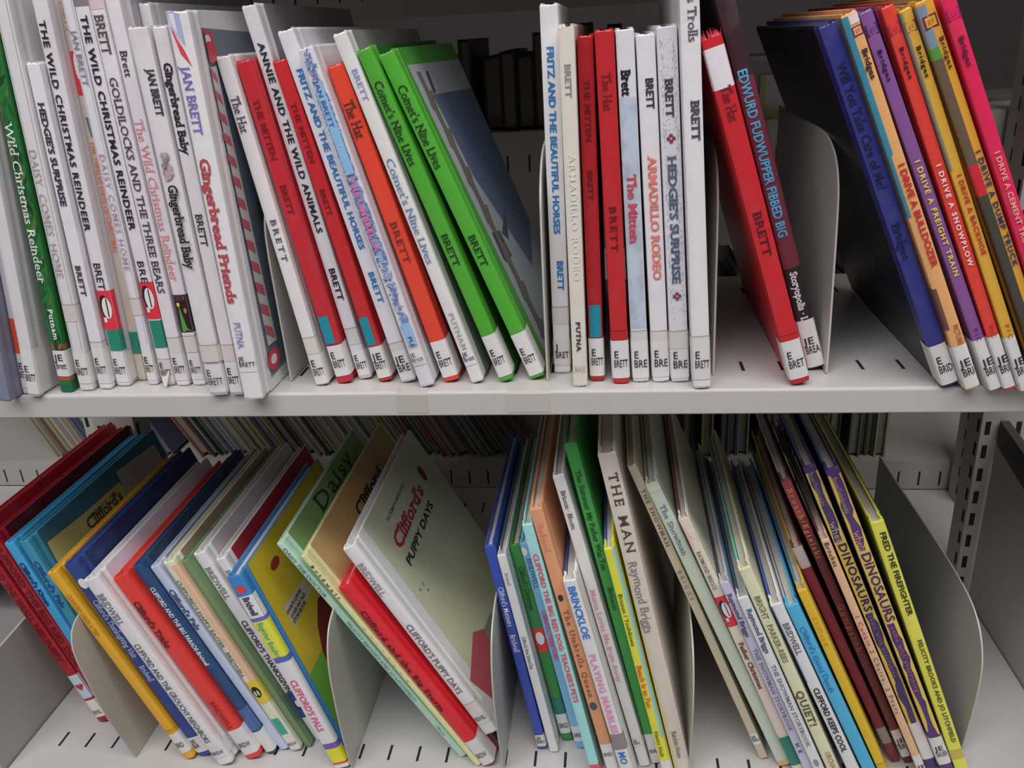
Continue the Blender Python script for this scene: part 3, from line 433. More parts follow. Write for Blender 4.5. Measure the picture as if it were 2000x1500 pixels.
(0.2333, -0.0085, 0.4579, 0.411, 0.0066, 0.2361, 0.2, (0.86, 0.067, 0.049), [('sq', 0.2232, (0.481, 0.025, 0.096)), ('t', 'Bridges', 0.2133, 0.1963, (0.037, 0.011, 0.02), 'S', 0.34, 0.5), ('t', 'I DRIVE A SNOWPLOW', 0.1468, 0.0841, (0.86, 0.86, 0.86), 'S', 0.38, 0.5), ('t', 'PIC', 0.0449, 0.0366, (0.415, 0.024, 0.052), 's', 0.36, 0.5), ('L', 0.0376, 0.002, 'JE', 'BRI')], [], 'red-orange book with pale blue title in the coloured run', '', 'picture books on the upper shelf', (0.071, 0.071, 0.221)),
(0.2418, -0.0103, 0.4579, 0.414, 0.0063, 0.2345, 0.2, (0.855, 0.48, 0.063), [('sq', 0.2242, (0.309, 0.037, 0.071)), ('b', 0.2324, 0.144, (0.281, 0.304, 0.237), 0, 0.2), ('t', 'Bridges', 0.2137, 0.1969, (0.014, 0.011, 0.011), 'S', 0.36, 0.55), ('t', 'I DRIVE A BACKHOE', 0.1409, 0.0917, (0.616, 0.031, 0.046), 'S', 0.4, 0.55), ('t', 'PIC', 0.0462, 0.0365, (0.42, 0.096, 0.038), 's', 0.4, 0.55), ('L', 0.0376, 0.001, 'JE', 'BRI')], [], 'gold book with red title in the coloured run', '', 'picture books on the upper shelf', (0.241, 0.333, 0.386)),
(0.2536, -0.0136, 0.4579, 0.4303, 0.0089, 0.2395, 0.2, (0.86, 0.438, 0.049), [('b', 0.2366, 0.2142, (0.242, 0.335, 0.446), 0, 0.5), ('b', 0.2142, 0.208, (0.109, 0.366, 0.064), 0, 0.5), ('b', 0.208, 0.1481, (0.167, 0.12, 0.083), 0, 0.5), ('b', 0.1481, 0.1297, (0.735, 0.032, 0.055), 0, 0.5), ('b', 0.1297, -0.0, (0.072, 0.072, 0.058), 0, 0.5), ('sq', 0.2274, (0.217, 0.029, 0.069)), ('t', 'Bridges', 0.2183, 0.2013, (0.046, 0.026, 0.02), 'S', 0.26, 0.75), ('t', 'I DRIVE A DUMP TRUCK', 0.1547, 0.0845, (0.035, 0.042, 0.216), 'S', 0.32, 0.72)], [], 'orange book with dark blue title and illustrated strip in the coloured run', '', 'picture books on the upper shelf', (0.151, 0.136, 0.108)),
(0.264, -0.0169, 0.4579, 0.4247, 0.0072, 0.2409, 0.2, (0.86, 0.027, 0.113), [('sq', 0.2303, (0.423, 0.021, 0.188)), ('t', 'Bridges', 0.2189, 0.203, (0.141, 0.009, 0.048), 'S', 0.36, 0.5), ('t', 'I DRIVE A CEMENT TRUCK', 0.1551, 0.0934, (0.86, 0.469, 0.354), 'S', 0.36, 0.5)], [], 'crimson pink book ending the coloured run by the end divider', '', 'picture books on the upper shelf', 0),
(-0.4784, 0.0604, 0.1005, 0.3298, 0.0112, 0.2165, 0.215, (0.391, 0.014, 0.027), [('t', 'CLIFFORD THE SMALL RED PUPPY', 0.2045, 0.0732, (0.185, 0.008, 0.016), 'R', 0.5, 0.5), ('b', 0.0562, 0.0289, (0.561, 0.72, 0.791), 0.05, 1), ('heart', 0.0426), ('b', 0.0264, 0.0062, (0.86, 0.822, 0.732)), ('t', 'BRIDWELL', 0.017, 0.01, (0.038, 0.038, 0.047), 'hs', 0.4, 0.5)], [], 'dark red book with a heart sticker, outermost against the shelf end', '', 'picture books on the bottom shelf', 0),
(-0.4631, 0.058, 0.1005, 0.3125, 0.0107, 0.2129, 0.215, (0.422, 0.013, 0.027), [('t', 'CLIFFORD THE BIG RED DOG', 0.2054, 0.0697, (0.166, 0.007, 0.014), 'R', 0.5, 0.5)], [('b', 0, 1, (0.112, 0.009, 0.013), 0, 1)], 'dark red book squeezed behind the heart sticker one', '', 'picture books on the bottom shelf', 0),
(-0.4449, 0.05, 0.1005, 0.2946, 0.0093, 0.2111, 0.205, (0.068, 0.427, 0.769), [('t', "Clifford's Kitten", 0.1903, 0.1448, (0.015, 0.032, 0.188), 'R', 0.5, 0.5)], [], 'light blue book with navy title beside the dark red pair', '', 'picture books on the bottom shelf', 0),
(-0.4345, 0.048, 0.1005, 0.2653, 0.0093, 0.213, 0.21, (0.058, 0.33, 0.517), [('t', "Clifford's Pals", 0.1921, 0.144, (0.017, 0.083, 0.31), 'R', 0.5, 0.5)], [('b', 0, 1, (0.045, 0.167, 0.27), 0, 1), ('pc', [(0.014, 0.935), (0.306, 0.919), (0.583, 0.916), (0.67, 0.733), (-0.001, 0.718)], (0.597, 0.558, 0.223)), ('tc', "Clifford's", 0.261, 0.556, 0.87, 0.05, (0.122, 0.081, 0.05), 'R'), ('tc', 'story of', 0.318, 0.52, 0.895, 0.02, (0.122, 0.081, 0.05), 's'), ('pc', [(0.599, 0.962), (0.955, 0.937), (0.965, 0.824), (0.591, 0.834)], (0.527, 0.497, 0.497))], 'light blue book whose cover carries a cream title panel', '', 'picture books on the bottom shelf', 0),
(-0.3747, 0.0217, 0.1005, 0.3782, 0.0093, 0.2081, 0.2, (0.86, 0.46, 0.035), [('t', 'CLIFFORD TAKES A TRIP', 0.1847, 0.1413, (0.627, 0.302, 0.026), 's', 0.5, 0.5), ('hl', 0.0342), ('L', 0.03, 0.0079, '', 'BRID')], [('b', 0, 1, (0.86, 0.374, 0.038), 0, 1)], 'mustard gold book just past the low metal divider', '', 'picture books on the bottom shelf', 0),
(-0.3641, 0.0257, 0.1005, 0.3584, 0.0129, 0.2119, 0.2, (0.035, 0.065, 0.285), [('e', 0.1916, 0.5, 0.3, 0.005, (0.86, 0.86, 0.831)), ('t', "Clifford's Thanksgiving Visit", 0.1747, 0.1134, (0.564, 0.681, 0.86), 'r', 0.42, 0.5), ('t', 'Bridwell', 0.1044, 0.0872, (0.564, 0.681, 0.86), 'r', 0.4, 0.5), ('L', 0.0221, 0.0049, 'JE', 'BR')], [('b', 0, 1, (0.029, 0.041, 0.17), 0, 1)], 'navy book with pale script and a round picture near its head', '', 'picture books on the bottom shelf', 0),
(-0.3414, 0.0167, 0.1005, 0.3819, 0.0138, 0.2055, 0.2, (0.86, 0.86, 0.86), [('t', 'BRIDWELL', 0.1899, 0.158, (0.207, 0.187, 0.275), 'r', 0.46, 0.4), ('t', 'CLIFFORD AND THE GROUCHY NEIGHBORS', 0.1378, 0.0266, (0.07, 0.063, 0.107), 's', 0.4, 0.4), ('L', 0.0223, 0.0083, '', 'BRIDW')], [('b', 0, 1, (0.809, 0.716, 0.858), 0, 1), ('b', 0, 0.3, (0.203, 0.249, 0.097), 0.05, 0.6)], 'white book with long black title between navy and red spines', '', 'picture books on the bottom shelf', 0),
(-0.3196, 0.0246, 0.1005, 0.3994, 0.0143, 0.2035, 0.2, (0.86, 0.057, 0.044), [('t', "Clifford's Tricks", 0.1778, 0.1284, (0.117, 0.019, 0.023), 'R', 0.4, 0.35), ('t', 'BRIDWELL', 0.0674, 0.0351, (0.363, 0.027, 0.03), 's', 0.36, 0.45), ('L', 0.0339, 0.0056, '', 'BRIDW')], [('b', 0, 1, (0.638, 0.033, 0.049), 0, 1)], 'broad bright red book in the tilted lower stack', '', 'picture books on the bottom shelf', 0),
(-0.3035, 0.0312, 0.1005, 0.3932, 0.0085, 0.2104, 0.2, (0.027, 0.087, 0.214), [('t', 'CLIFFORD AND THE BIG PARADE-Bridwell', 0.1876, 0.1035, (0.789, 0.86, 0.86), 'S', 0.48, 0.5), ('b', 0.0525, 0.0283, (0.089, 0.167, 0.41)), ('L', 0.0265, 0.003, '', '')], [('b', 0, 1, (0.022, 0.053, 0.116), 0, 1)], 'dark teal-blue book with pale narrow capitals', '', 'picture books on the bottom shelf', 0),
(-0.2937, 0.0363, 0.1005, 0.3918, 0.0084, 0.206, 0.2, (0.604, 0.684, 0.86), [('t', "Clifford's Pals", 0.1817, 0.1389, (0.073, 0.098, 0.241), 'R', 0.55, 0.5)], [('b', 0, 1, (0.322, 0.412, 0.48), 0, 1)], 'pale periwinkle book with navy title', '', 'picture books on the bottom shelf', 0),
(-0.2836, 0.0357, 0.1005, 0.3739, 0.0105, 0.2096, 0.2, (0.86, 0.86, 0.65), [('b', 0.2045, 0.0808, (0.86, 0.551, 0.357), 0.55, 1), ('t', "CLIFFORD'S HAPPY EASTER · BRIDWELL", 0.1914, 0.0866, (0.18, 0.144, 0.113), 'r', 0.34, 0.3), ('b', 0.0808, 0.0561, (0.86, 0.657, 0.055)), ('e', 0.0691, 0.5, 0.36, 0.006, (0.012, 0.011, 0.011)), ('e', 0.0679, 0.35, 0.08, 0.003, (0.86, 0.86, 0.86)), ('e', 0.0679, 0.62, 0.08, 0.003, (0.86, 0.86, 0.86)), ('b', 0.0382, 0.02, (0.048, 0.445, 0.3), 0.1, 0.8), ('L2', 0.0163, 0.0027, '', 'BRIDW')], [('b', 0, 1, (0.438, 0.315, 0.238), 0, 1)], 'cream and tan book with a yellow and black oval sticker', '', 'picture books on the bottom shelf', 0),
(-0.2717, 0.0407, 0.1005, 0.3702, 0.0056, 0.2085, 0.2, (0.207, 0.326, 0.151), [], [('b', 0, 1, (0.314, 0.404, 0.238), 0, 1)], 'narrow mossy green book between cream and white spines', '', 'picture books on the bottom shelf', 0),
(-0.2651, 0.0487, 0.1005, 0.3702, 0.0115, 0.2091, 0.195, (0.86, 0.86, 0.86), [('t', 'BRIDWELL', 0.1943, 0.161, (0.229, 0.195, 0.252), 'r', 0.46, 0.45), ('t', "CLIFFORD'S THANKSGIVING", 0.1378, 0.0523, (0.058, 0.054, 0.08), 'S', 0.42, 0.5), ('b', 0.0571, 0.0281, (0.044, 0.085, 0.37)), ('e', 0.0427, 0.5, 0.3, 0.006, (0.023, 0.018, 0.023)), ('e', 0.0439, 0.5, 0.18, 0.004, (0.86, 0.86, 0.831))], [('b', 0, 1, (0.754, 0.665, 0.709), 0, 1)], 'white book with bold black lettering and a small dark animal picture', '', 'picture books on the bottom shelf', 0),
(-0.2496, 0.045, 0.1005, 0.3517, 0.009, 0.2054, 0.2, (0.86, 0.86, 0.86), [('t', 'BRIDWELL', 0.1934, 0.1519, (0.278, 0.232, 0.254), 'r', 0.46, 0.5)], [('b', 0, 1, (0.557, 0.04, 0.059), 0, 1)], 'white book half hidden by the blue and yellow one', '', 'picture books on the bottom shelf', 0),
(-0.2394, 0.02, 0.1005, 0.3046, 0.0137, 0.203, 0.19, (0.059, 0.28, 0.672), [('e', 0.1895, 0.5, 0.3, 0.0035, (0.86, 0.057, 0.068)), ('b', 0.183, 0.1616, (0.86, 0.86, 0.86)), ('t', 'Bridwell', 0.182, 0.1642, (0.032, 0.039, 0.104), 'S', 0.42, 0.5), ('b', 0.1616, 0.158, (0.173, 0.173, 0.594)), ('b', 0.158, 0.1212, (0.86, 0.86, 0.069)), ('t', 'Beginner Readers', 0.157, 0.1212, (0.07, 0.452, 0.452), 'c', 0.4, 0.5), ('b', 0.1212, 0.1159, (0.119, 0.17, 0.515)), ('b', 0.1159, 0.0273, (0.86, 0.86, 0.86)), ('t', "CLIFFORD'S PALS", 0.0974, 0.0413, (0.86, 0.128, 0.29), 'S', 0.42, 0.5), ('b', 0.0273, 0.0215, (0.21, 0.12, 0.517)), ('b', 0.0215, 0.0061, (0.86, 0.86, 0.039)), ('b', 0.0061, 0.0037, (0.86, 0.092, 0.068)), ('b', 0.0037, -0.0, (0.86, 0.86, 0.86))], [('b', 0, 1, (0.712, 0.547, 0.038), 0, 1), ('pc', [(-0.065, 0.436), (0.183, 0.437), (0.494, 0.288), (0.01, -0.155), (-0.13, 0.039)], (0.185, 0.492, 0.062)), ('pc', [(0.356, 0.589), (0.595, 0.548), (0.256, 0.26), (0.163, 0.31), (0.182, 0.426), (0.247, 0.519)], (0.21, 0.019, 0.026)), ('e2', 0.185, 0.889, 0.05, 0.022, (0.286, 0.037, 0.023)), ('pc', [(0.076, 0.736), (0.342, 0.715), (0.359, 0.643), (0.075, 0.631)], (0.609, 0.57, 0.494)), ('tc', 'FAVORITE CLIFFORD', 0.075, 0.268, 0.702, 0.016, (0.023, 0.018, 0.018), 'S'), ('tc', 'STORIES AND TALES', 0.089, 0.277, 0.673, 0.016, (0.023, 0.018, 0.018), 'S'), ('tc', 'STORYBOOK', 0.087, 0.25, 0.649, 0.016, (0.023, 0.018, 0.018), 'S')], 'blue white and yellow book with a bright yellow cover facing the room', 'bluetop', 'picture books on the bottom shelf', 0),
(-0.1332, 0.0367, 0.1005, 0.5445, 0.0063, 0.2498, 0.2, (0.562, 0.86, 0.68), [('t', 'DAISY THE DOCTOR', 0.2435, 0.1905, (0.102, 0.204, 0.271), 's', 0.5, 0.5), ('t', 'FELICITY BROOKS AND JO LITCHFIELD', 0.1629, 0.0695, (0.092, 0.358, 0.387), 's', 0.45, 0.5), ('t', 'Usborne', 0.0392, 0.0277, (0.047, 0.326, 0.382), 's', 0.4, 0.5)], [('b', 0, 1, (0.232, 0.397, 0.15), 0, 1), ('tc', 'Daisy', 0.287, 0.803, 0.958, 0.06, (0.024, 0.055, 0.031), 'r')], 'pale green book tilted over with blue-green lettering', '', 'picture books on the bottom shelf', 0),
(-0.1179, 0.028, 0.1005, 0.5313, 0.0046, 0.2424, 0.235, (0.86, 0.86, 0.434), [('t', 'Bridwell', 0.2309, 0.1958, (0.077, 0.039, 0.025), 'R', 0.55, 0.5), ('t', 'Clifford', 0.1637, 0.1024, (0.86, 0.29, 0.074), 'c', 0.5, 0.5)], [('b', 0, 1, (0.59, 0.409, 0.176), 0, 1), ('tc', 'Clifford', 0.369, 0.734, 0.899, 0.045, (0.055, 0.03, 0.019), 'R')], 'honey tan book with black name, tilted over beside the pale green one', '', 'picture books on the bottom shelf', 0),
(-0.112, 0.028, 0.1005, 0.519, 0.0115, 0.2071, 0.2, (0.827, 0.028, 0.042), [('t', 'Clifford and the Big Storm', 0.1806, 0.0671, (0.116, 0.013, 0.022), 'R', 0.4, 0.35), ('L', 0.0301, 0.0016, '', 'BRIDW')], [('b', 0, 1, (0.86, 0.026, 0.041), 0, 1)], 'scarlet book with dark title tilted over beneath the white puppy title', 'worn', 'picture books on the bottom shelf', 0),
(-0.0991, 0.045, 0.1021, 0.519, 0.003, 0.194, 0.17, (0.083, 0.088, 0.124), [], [], 'thin dark slate book sandwiched between scarlet and white', '', 'picture books on the bottom shelf', 0),
(-0.1094, 0.035, 0.1285, 0.5, 0.0119, 0.2084, 0.2, (0.86, 0.86, 0.86), [('t', 'BRIDWELL', 0.1914, 0.1579, (0.337, 0.285, 0.365), 'r', 0.46, 0.4), ('t', "CLIFFORD'S PUPPY DAYS", 0.1257, 0.048, (0.127, 0.112, 0.143), 's', 0.46, 0.5), ('hl', 0.036), ('L', 0.0281, 0.0116, '', 'RIDWEL')], [('b', 0, 1, (0.684, 0.719, 0.493), 0, 1), ('b', 0, 1, (0.86, 0.86, 0.86), 0, 0.06), ('tc', 'NORMAN BRIDWELL', 0.253, 0.605, 0.909, 0.018, (0.081, 0.086, 0.081), 's'), ('tc', "Clifford's", 0.188, 0.72, 0.821, 0.062, (0.501, 0.045, 0.075), 'R'), ('tc', 'PUPPY DAYS', 0.174, 0.71, 0.731, 0.036, (0.03, 0.03, 0.03), 'S'), ('e2', 0.822, 0.838, 0.03, 0.04, (0.287, 0.027, 0.043)), ('pc', [(-0.009, 0.224), (0.275, 0.27), (0.387, 0.202), (0.29, 0.059), (0.076, 0.016)], (0.571, 0.106, 0.138)), ('pc', [(0.396, 0.204), (0.542, 0.184), (0.473, 0.095), (0.29, 0.059)], (0.235, 0.323, 0.301)), ('e2', 0.173, 0.623, 0.012, 0.008, (0.322, 0.381, 0.516)), ('e2', 0.124, 0.626, 0.006, 0.005, (0.126, 0.143, 0.201)), ('e2', 0.177, 0.587, 0.006, 0.005, (0.126, 0.143, 0.201))], 'white book with pale cream cover bearing a large red script title', 'crush', 'picture books on the bottom shelf', 0),
(-0.0675, 0.0492, 0.1005, 0.1603, 0.0082, 0.2091, 0.2, (0.042, 0.092, 0.502), [('t', "Clifford's Manners", 0.1699, 0.1313, (0.86, 0.86, 0.86), 'r', 0.5, 0.55), ('t', 'Bridwell', 0.1231, 0.1054, (0.835, 0.86, 0.86), 'r', 0.5, 0.5), ('L', 0.0164, 0.0037, 'JE', 'BRI')], [], 'royal blue book with white script standing at the start of the middle run', '', 'picture books on the bottom shelf', 0),
(-0.0567, 0.0464, 0.1005, 0.1694, 0.0074, 0.2029, 0.2, (0.86, 0.86, 0.86), [('t', 'Bridwell', 0.1856, 0.1739, (0.399, 0.369, 0.341), 's', 0.4, 0.5), ('t', "Clifford's First School Day", 0.1239, 0.0904, (0.048, 0.048, 0.057), 's', 0.42, 0.5)], [], 'thin white book between royal blue and dark green spines', '', 'picture books on the bottom shelf', (0.089, 0.225, 0.271)),
(-0.0472, 0.06, 0.1005, 0.1753, 0.0096, 0.2036, 0.2, (0.046, 0.286, 0.065), [('t', "Clifford's Christmas", 0.1824, 0.1399, (0.019, 0.117, 0.025), 's', 0.45, 0.5), ('b', 0.1213, 0.097, (0.832, 0.055, 0.038)), ('e', 0.1113, 0.5, 0.36, 0.0065, (0.86, 0.86, 0.831)), ('b', 0.0477, 0.0308, (0.022, 0.217, 0.158)), ('L', 0.0302, 0.0088, '', 'BRID')], [], 'green book with a red and white sticker halfway down', '', 'picture books on the bottom shelf', 0),
(-0.0345, 0.052, 0.1005, 0.1856, 0.009, 0.2113, 0.2, (0.25, 0.547, 0.86), [('e', 0.2029, 0.2, 0.3, 0.004, (0.86, 0.86, 0.86)), ('t', 'BRIDWELL', 0.1967, 0.1676, (0.134, 0.229, 0.355), 's', 0.45, 0.45), ('t', "Clifford's Puppy Days", 0.1466, 0.0959, (0.86, 0.163, 0.375), 'R', 0.45, 0.5), ('L', 0.0254, 0.0082, '', 'BRID')], [], 'sky blue book with pink title beside the green sticker book', '', 'picture books on the bottom shelf', 0),
(-0.0203, 0.022, 0.1005, 0.1906, 0.0082, 0.2475, 0.2, (0.427, 0.86, 0.86), [('t', "CLIFFORD THE BIG RED DOG: TEACHER'S PETS", 0.2214, 0.0802, (0.86, 0.095, 0.156), 'S', 0.46, 0.5), ('b', 0.0139, 0.0083, (0.86, 0.095, 0.156))], [], 'aqua book with dark pink capitals down its whole spine', '', 'picture books on the bottom shelf', 0),
(-0.0064, 0.022, 0.1005, 0.2102, 0.0097, 0.2617, 0.23, (0.86, 0.411, 0.206), [('t', 'Badsted', 0.2489, 0.2244, (0.86, 0.354, 0.207), 'r', 0.5, 0.5), ('e', 0.1825, 0.4, 0.2, 0.003, (0.046, 0.031, 0.031)), ('t', 'The Umbrella Queen', 0.1711, 0.0861, (0.314, 0.085, 0.053), 'r', 0.42, 0.5), ('e', 0.0772, 0.45, 0.3, 0.004, (0.061, 0.11, 0.158)), ('b', 0.0368, -0.0, (0.86, 0.86, 0.86)), ('t', 'BRIED', 0.0285, 0.0246, (0.058, 0.058, 0.068), 'hs', 0.3, 0.6)], [], 'salmon orange book with thin dark title', '', 'picture books on the bottom shelf', (0.86, 0.377, 0.183)),
(0.0062, 0.015, 0.1005, 0.2203, 0.0107, 0.2046, 0.17, (0.86, 0.86, 0.86), [('t', 'BRINCKLOE', 0.1989, 0.1502, (0.04, 0.231, 0.71), 'S', 0.5, 0.5), ('t', 'PLAYING MARBLES', 0.136, 0.0564, (0.86, 0.361, 0.557), 'S', 0.45, 0.5), ('b', 0.0553, 0.0391, (0.334, 0.282, 0.282)), ('b', 0.0386, -0.0, (0.86, 0.86, 0.789)), ('t', 'MO', 0.0369, 0.0237, (0.032, 0.207, 0.664), 'S', 0.5, 0.5)], [], 'pale pink book with bold blue name at its head', '', 'picture books on the bottom shelf', (0.035, 0.061, 0.284)),
(0.0188, 0.035, 0.1005, 0.2255, 0.0089, 0.2832, 0.23, (0.86, 0.86, 0.86), [('t', 'Brisson · Bloom', 0.2696, 0.2363, (0.081, 0.076, 0.081), 'r', 0.4, 0.5), ('t', 'Mama Loves Me from Away', 0.1815, 0.0912, (0.86, 0.356, 0.447), 'r', 0.46, 0.5), ('L', 0.0316, 0.0226, 'JE', 'BRI')], [], 'white book with small black names and faded pink title', '', 'picture books on the bottom shelf', 0),
(0.0286, 0.04, 0.1005, 0.212, 0.0096, 0.3063, 0.24, (0.059, 0.402, 0.074), [('t', 'The Summer My Father Was Ten', 0.2828, 0.1956, (0.016, 0.065, 0.027), 'r', 0.42, 0.5), ('t', 'Brisson', 0.1794, 0.1581, (0.016, 0.103, 0.039), 'r', 0.4, 0.5), ('b', 0.0314, -0.0, (0.86, 0.86, 0.847)), ('t', 'BRI', 0.0145, 0.0111, (0.081, 0.081, 0.081), 'hs', 0.3, 0.5)], [], 'tall emerald green book with dark title beside the white pink-titled book', '', 'picture books on the bottom shelf', (0.042, 0.26, 0.061)),
(0.039, 0.02, 0.1005, 0.2074, 0.008, 0.2295, 0.2, (0.86, 0.86, 0.067), [('b', 0.2288, 0.0478, (0.305, 0.672, 0.86), 0.78, 1), ('t', 'Brisson / Yoshikawa', 0.1888, 0.1403, (0.079, 0.079, 0.026), 's', 0.42, 0.42), ('t', 'Beach Is to Fun', 0.1215, 0.0796, (0.86, 0.174, 0.06), 'S', 0.5, 0.42), ('t', 'Henry Holt', 0.0553, 0.0282, (0.079, 0.079, 0.026), 's', 0.42, 0.42), ('b', 0.0238, -0.0, (0.86, 0.86, 0.86))], [], 'yellow book with blue edge and red title', '', 'picture books on the bottom shelf', (0.089, 0.089, 0.507)),
(0.0479, 0.03, 0.1005, 0.1989, 0.0136, 0.3019, 0.23, (0.792, 0.704, 0.607), [('t', 'THE MAN', 0.2855, 0.2177, (0.068, 0.062, 0.062), 'r', 0.5, 0.55), ('t', 'Raymond Briggs', 0.2105, 0.1443, (0.279, 0.255, 0.255), 'c', 0.5, 0.5), ('t', 'Random House', 0.0454, 0.0167, (0.144, 0.137, 0.137), 'r', 0.3, 0.5)], [], 'tall stone coloured book with large black serif capitals', '', 'picture books on the bottom shelf', 0),
(0.119, 0.048, 0.1005, 0.3771, 0.0068, 0.298, 0.22, (0.665, 0.586, 0.414), [('t', 'THE SNOWMAN', 0.2756, 0.2231, (0.159, 0.111, 0.097), 'r', 0.45, 0.5), ('t', 'BRIGGS', 0.2, 0.1714, (0.277, 0.253, 0.197), 'r', 0.45, 0.5), ('L2', 0.0288, 0.0171, 'JE', 'BRI')], [], 'weathered tan book leaning first in the run with tattered head', 'worn', 'picture books on the bottom shelf', 0),
(0.1327, 0.042, 0.1005, 0.396, 0.01, 0.2871, 0.22, (0.679, 0.792, 0.639), [('b', 0.2839, 0.2794, (0.86, 0.8, 0.645)), ('t', 'The Snowman', 0.2673, 0.2207, (0.152, 0.254, 0.357), 'r', 0.42, 0.5), ('b', 0.005, -0.0, (0.86, 0.549, 0.229))], [], 'broad sage green book with soft blue title', 'worn', 'picture books on the bottom shelf', (0.336, 0.364, 0.26)),
(0.1442, 0.035, 0.1005, 0.3888, 0.0084, 0.2599, 0.2, (0.86, 0.823, 0.65), [('p', [(0, 0.2595), (1, 0.2595), (0.9, 0.2362), (0.4, 0.2432), (0.1, 0.2267)], (0.86, 0.638, 0.561)), ('t', 'RAYMOND BRIGGS', 0.229, 0.1927, (0.224, 0.147, 0.165), 'r', 0.36, 0.42), ('b', 0.1858, 0.1566, (0.86, 0.048, 0.079)), ('e', 0.1736, 0.42, 0.36, 0.0085, (0.023, 0.018, 0.021)), ('e', 0.1727, 0.56, 0.33, 0.0075, (0.86, 0.86, 0.86)), ('e', 0.1639, 0.3, 0.12, 0.002, (0.86, 0.86, 0.86)), ('t', 'Father Christmas', 0.1406, 0.0929, (0.213, 0.034, 0.06), 'R', 0.42, 0.5), ('b', 0.0929, 0.0419, (0.86, 0.729, 0.646)), ('b', 0.0402, 0.009, (0.022, 0.24, 0.17))], [], 'buff pink book with torn head and red sticker', 'worn', 'picture books on the bottom shelf', (0.316, 0.086, 0.074)),
(0.1538, 0.03, 0.1005, 0.3888, 0.0072, 0.2045, 0.225, (0.682, 0.657, 0.86), [('t', 'Raymond Briggs', 0.1931, 0.1511, (0.112, 0.098, 0.178), 'R', 0.48, 0.45), ('t', 'THE SNOWMAN STORYBOOK', 0.1388, 0.0529, (0.165, 0.147, 0.224), 'r', 0.42, 0.5), ('t', 'HE', 0.0394, 0.0291, (0.082, 0.07, 0.108), 'R', 0.4, 0.5)], [], 'lavender grey book with dark serif lettering', 'worn', 'picture books on the bottom shelf', (0.049, 0.059, 0.121)),
(0.1622, 0.025, 0.1005, 0.3888, 0.0086, 0.194, 0.225, (0.837, 0.86, 0.86), [('t', 'Raymond Briggs', 0.1824, 0.1392, (0.1, 0.145, 0.222), 'R', 0.42, 0.55), ('t', 'THE SNOWMAN STORYBOOK', 0.1273, 0.0416, (0.115, 0.164, 0.246), 'r', 0.38, 0.5), ('e', 0.0235, 0.5, 0.22, 0.004, (0.286, 0.338, 0.396))], [], 'icy pale blue book with dark serif lettering', '', 'picture books on the bottom shelf', (0.065, 0.203, 0.294)),
(0.1728, 0.024, 0.1005, 0.3917, 0.0098, 0.2224, 0.225, (0.86, 0.86, 0.577), [('b', 0.22, -0.0, (0.042, 0.157, 0.124), 0, 0.05), ('t', 'BRIGHT · PARKER-REES', 0.1961, 0.1312, (0.201, 0.174, 0.1), 'r', 0.42, 0.5), ('t', 'QUIET!', 0.1024, 0.0652, (0.14, 0.134, 0.051), 'R', 0.58, 0.5), ('t', 'ORCHARD', 0.0374, 0.0124, (0.383, 0.229, 0.104), 'r', 0.42, 0.6)], [], 'cream yellow book with olive serif title', '', 'picture books on the bottom shelf', (0.179, 0.608, 0.464)),
(0.1893, 0.022, 0.1005, 0.4135, 0.0092, 0.1925, 0.225, (0.86, 0.86, 0.86), [('b', 0.1901, 0.1149, (0.065, 0.148, 0.44), 0, 0.1), ('t', 'BRIDWELL', 0.1738, 0.143, (0.127, 0.112, 0.143), 'r', 0.48, 0.5), ('t', 'CLIFFORD KEEPS COOL', 0.1086, 0.0409, (0.023, 0.021, 0.03), 'S', 0.46, 0.5)], [], 'white book with bold black sans lettering between cream and blue spines', '', 'picture books on the bottom shelf', (0.031, 0.166, 0.58)),
(0.2013, 0.022, 0.1005, 0.42, 0.0096, 0.1923, 0.225, (0.099, 0.536, 0.824), [('t', "Clifford's Good Deeds", 0.171, 0.105, (0.039, 0.207, 0.584), 'c', 0.42, 0.5)], [], 'turquoise blue book with darker blue handwriting title', '', 'picture books on the bottom shelf', (0.47, 0.437, 0.437)),
(0.2129, 0.024, 0.1005, 0.4125, 0.0072, 0.205, 0.225, (0.86, 0.574, 0.037), [('t', 'Clifford', 0.1791, 0.1515, (0.804, 0.333, 0.027), 's', 0.42, 0.5), ('hl', 0.0268)], [], 'amber yellow book beside the turquoise blue one', '', 'picture books on the bottom shelf', (0.094, 0.333, 0.521)),
(0.2244, 0.05, 0.1005, 0.4259, 0.0077, 0.2269, 0.2, (0.233, 0.024, 0.044), [('b', 0.2269, 0.2067, (0.544, 0.474, 0.474)), ('b', 0.0394, 0.0219, (0.336, 0.309, 0.293))], [], 'narrow maroon book set back behind the amber one', 'worn', 'picture books on the bottom shelf', (0.86, 0.461, 0.052)),
(0.2348, 0.05, 0.1005, 0.4139, 0.007, 0.2889, 0.21, (0.178, 0.029, 0.037), [('b', 0.2868, 0.2534, (0.372, 0.063, 0.081)), ('t', 'Broach/Egielski', 0.28, 0.2159, (0.86, 0.313, 0.084), 'r', 0.52, 0.5), ('t', 'Gumption!', 0.171, 0.1187, (0.444, 0.187, 0.09), 'r', 0.6, 0.5), ('L', 0.0377, 0.0073, 'JE', 'BR')], [], 'dark chestnut book with orange lettering and a silver jacket edge', '', 'picture books on the bottom shelf', (0.55, 0.55, 0.587)),
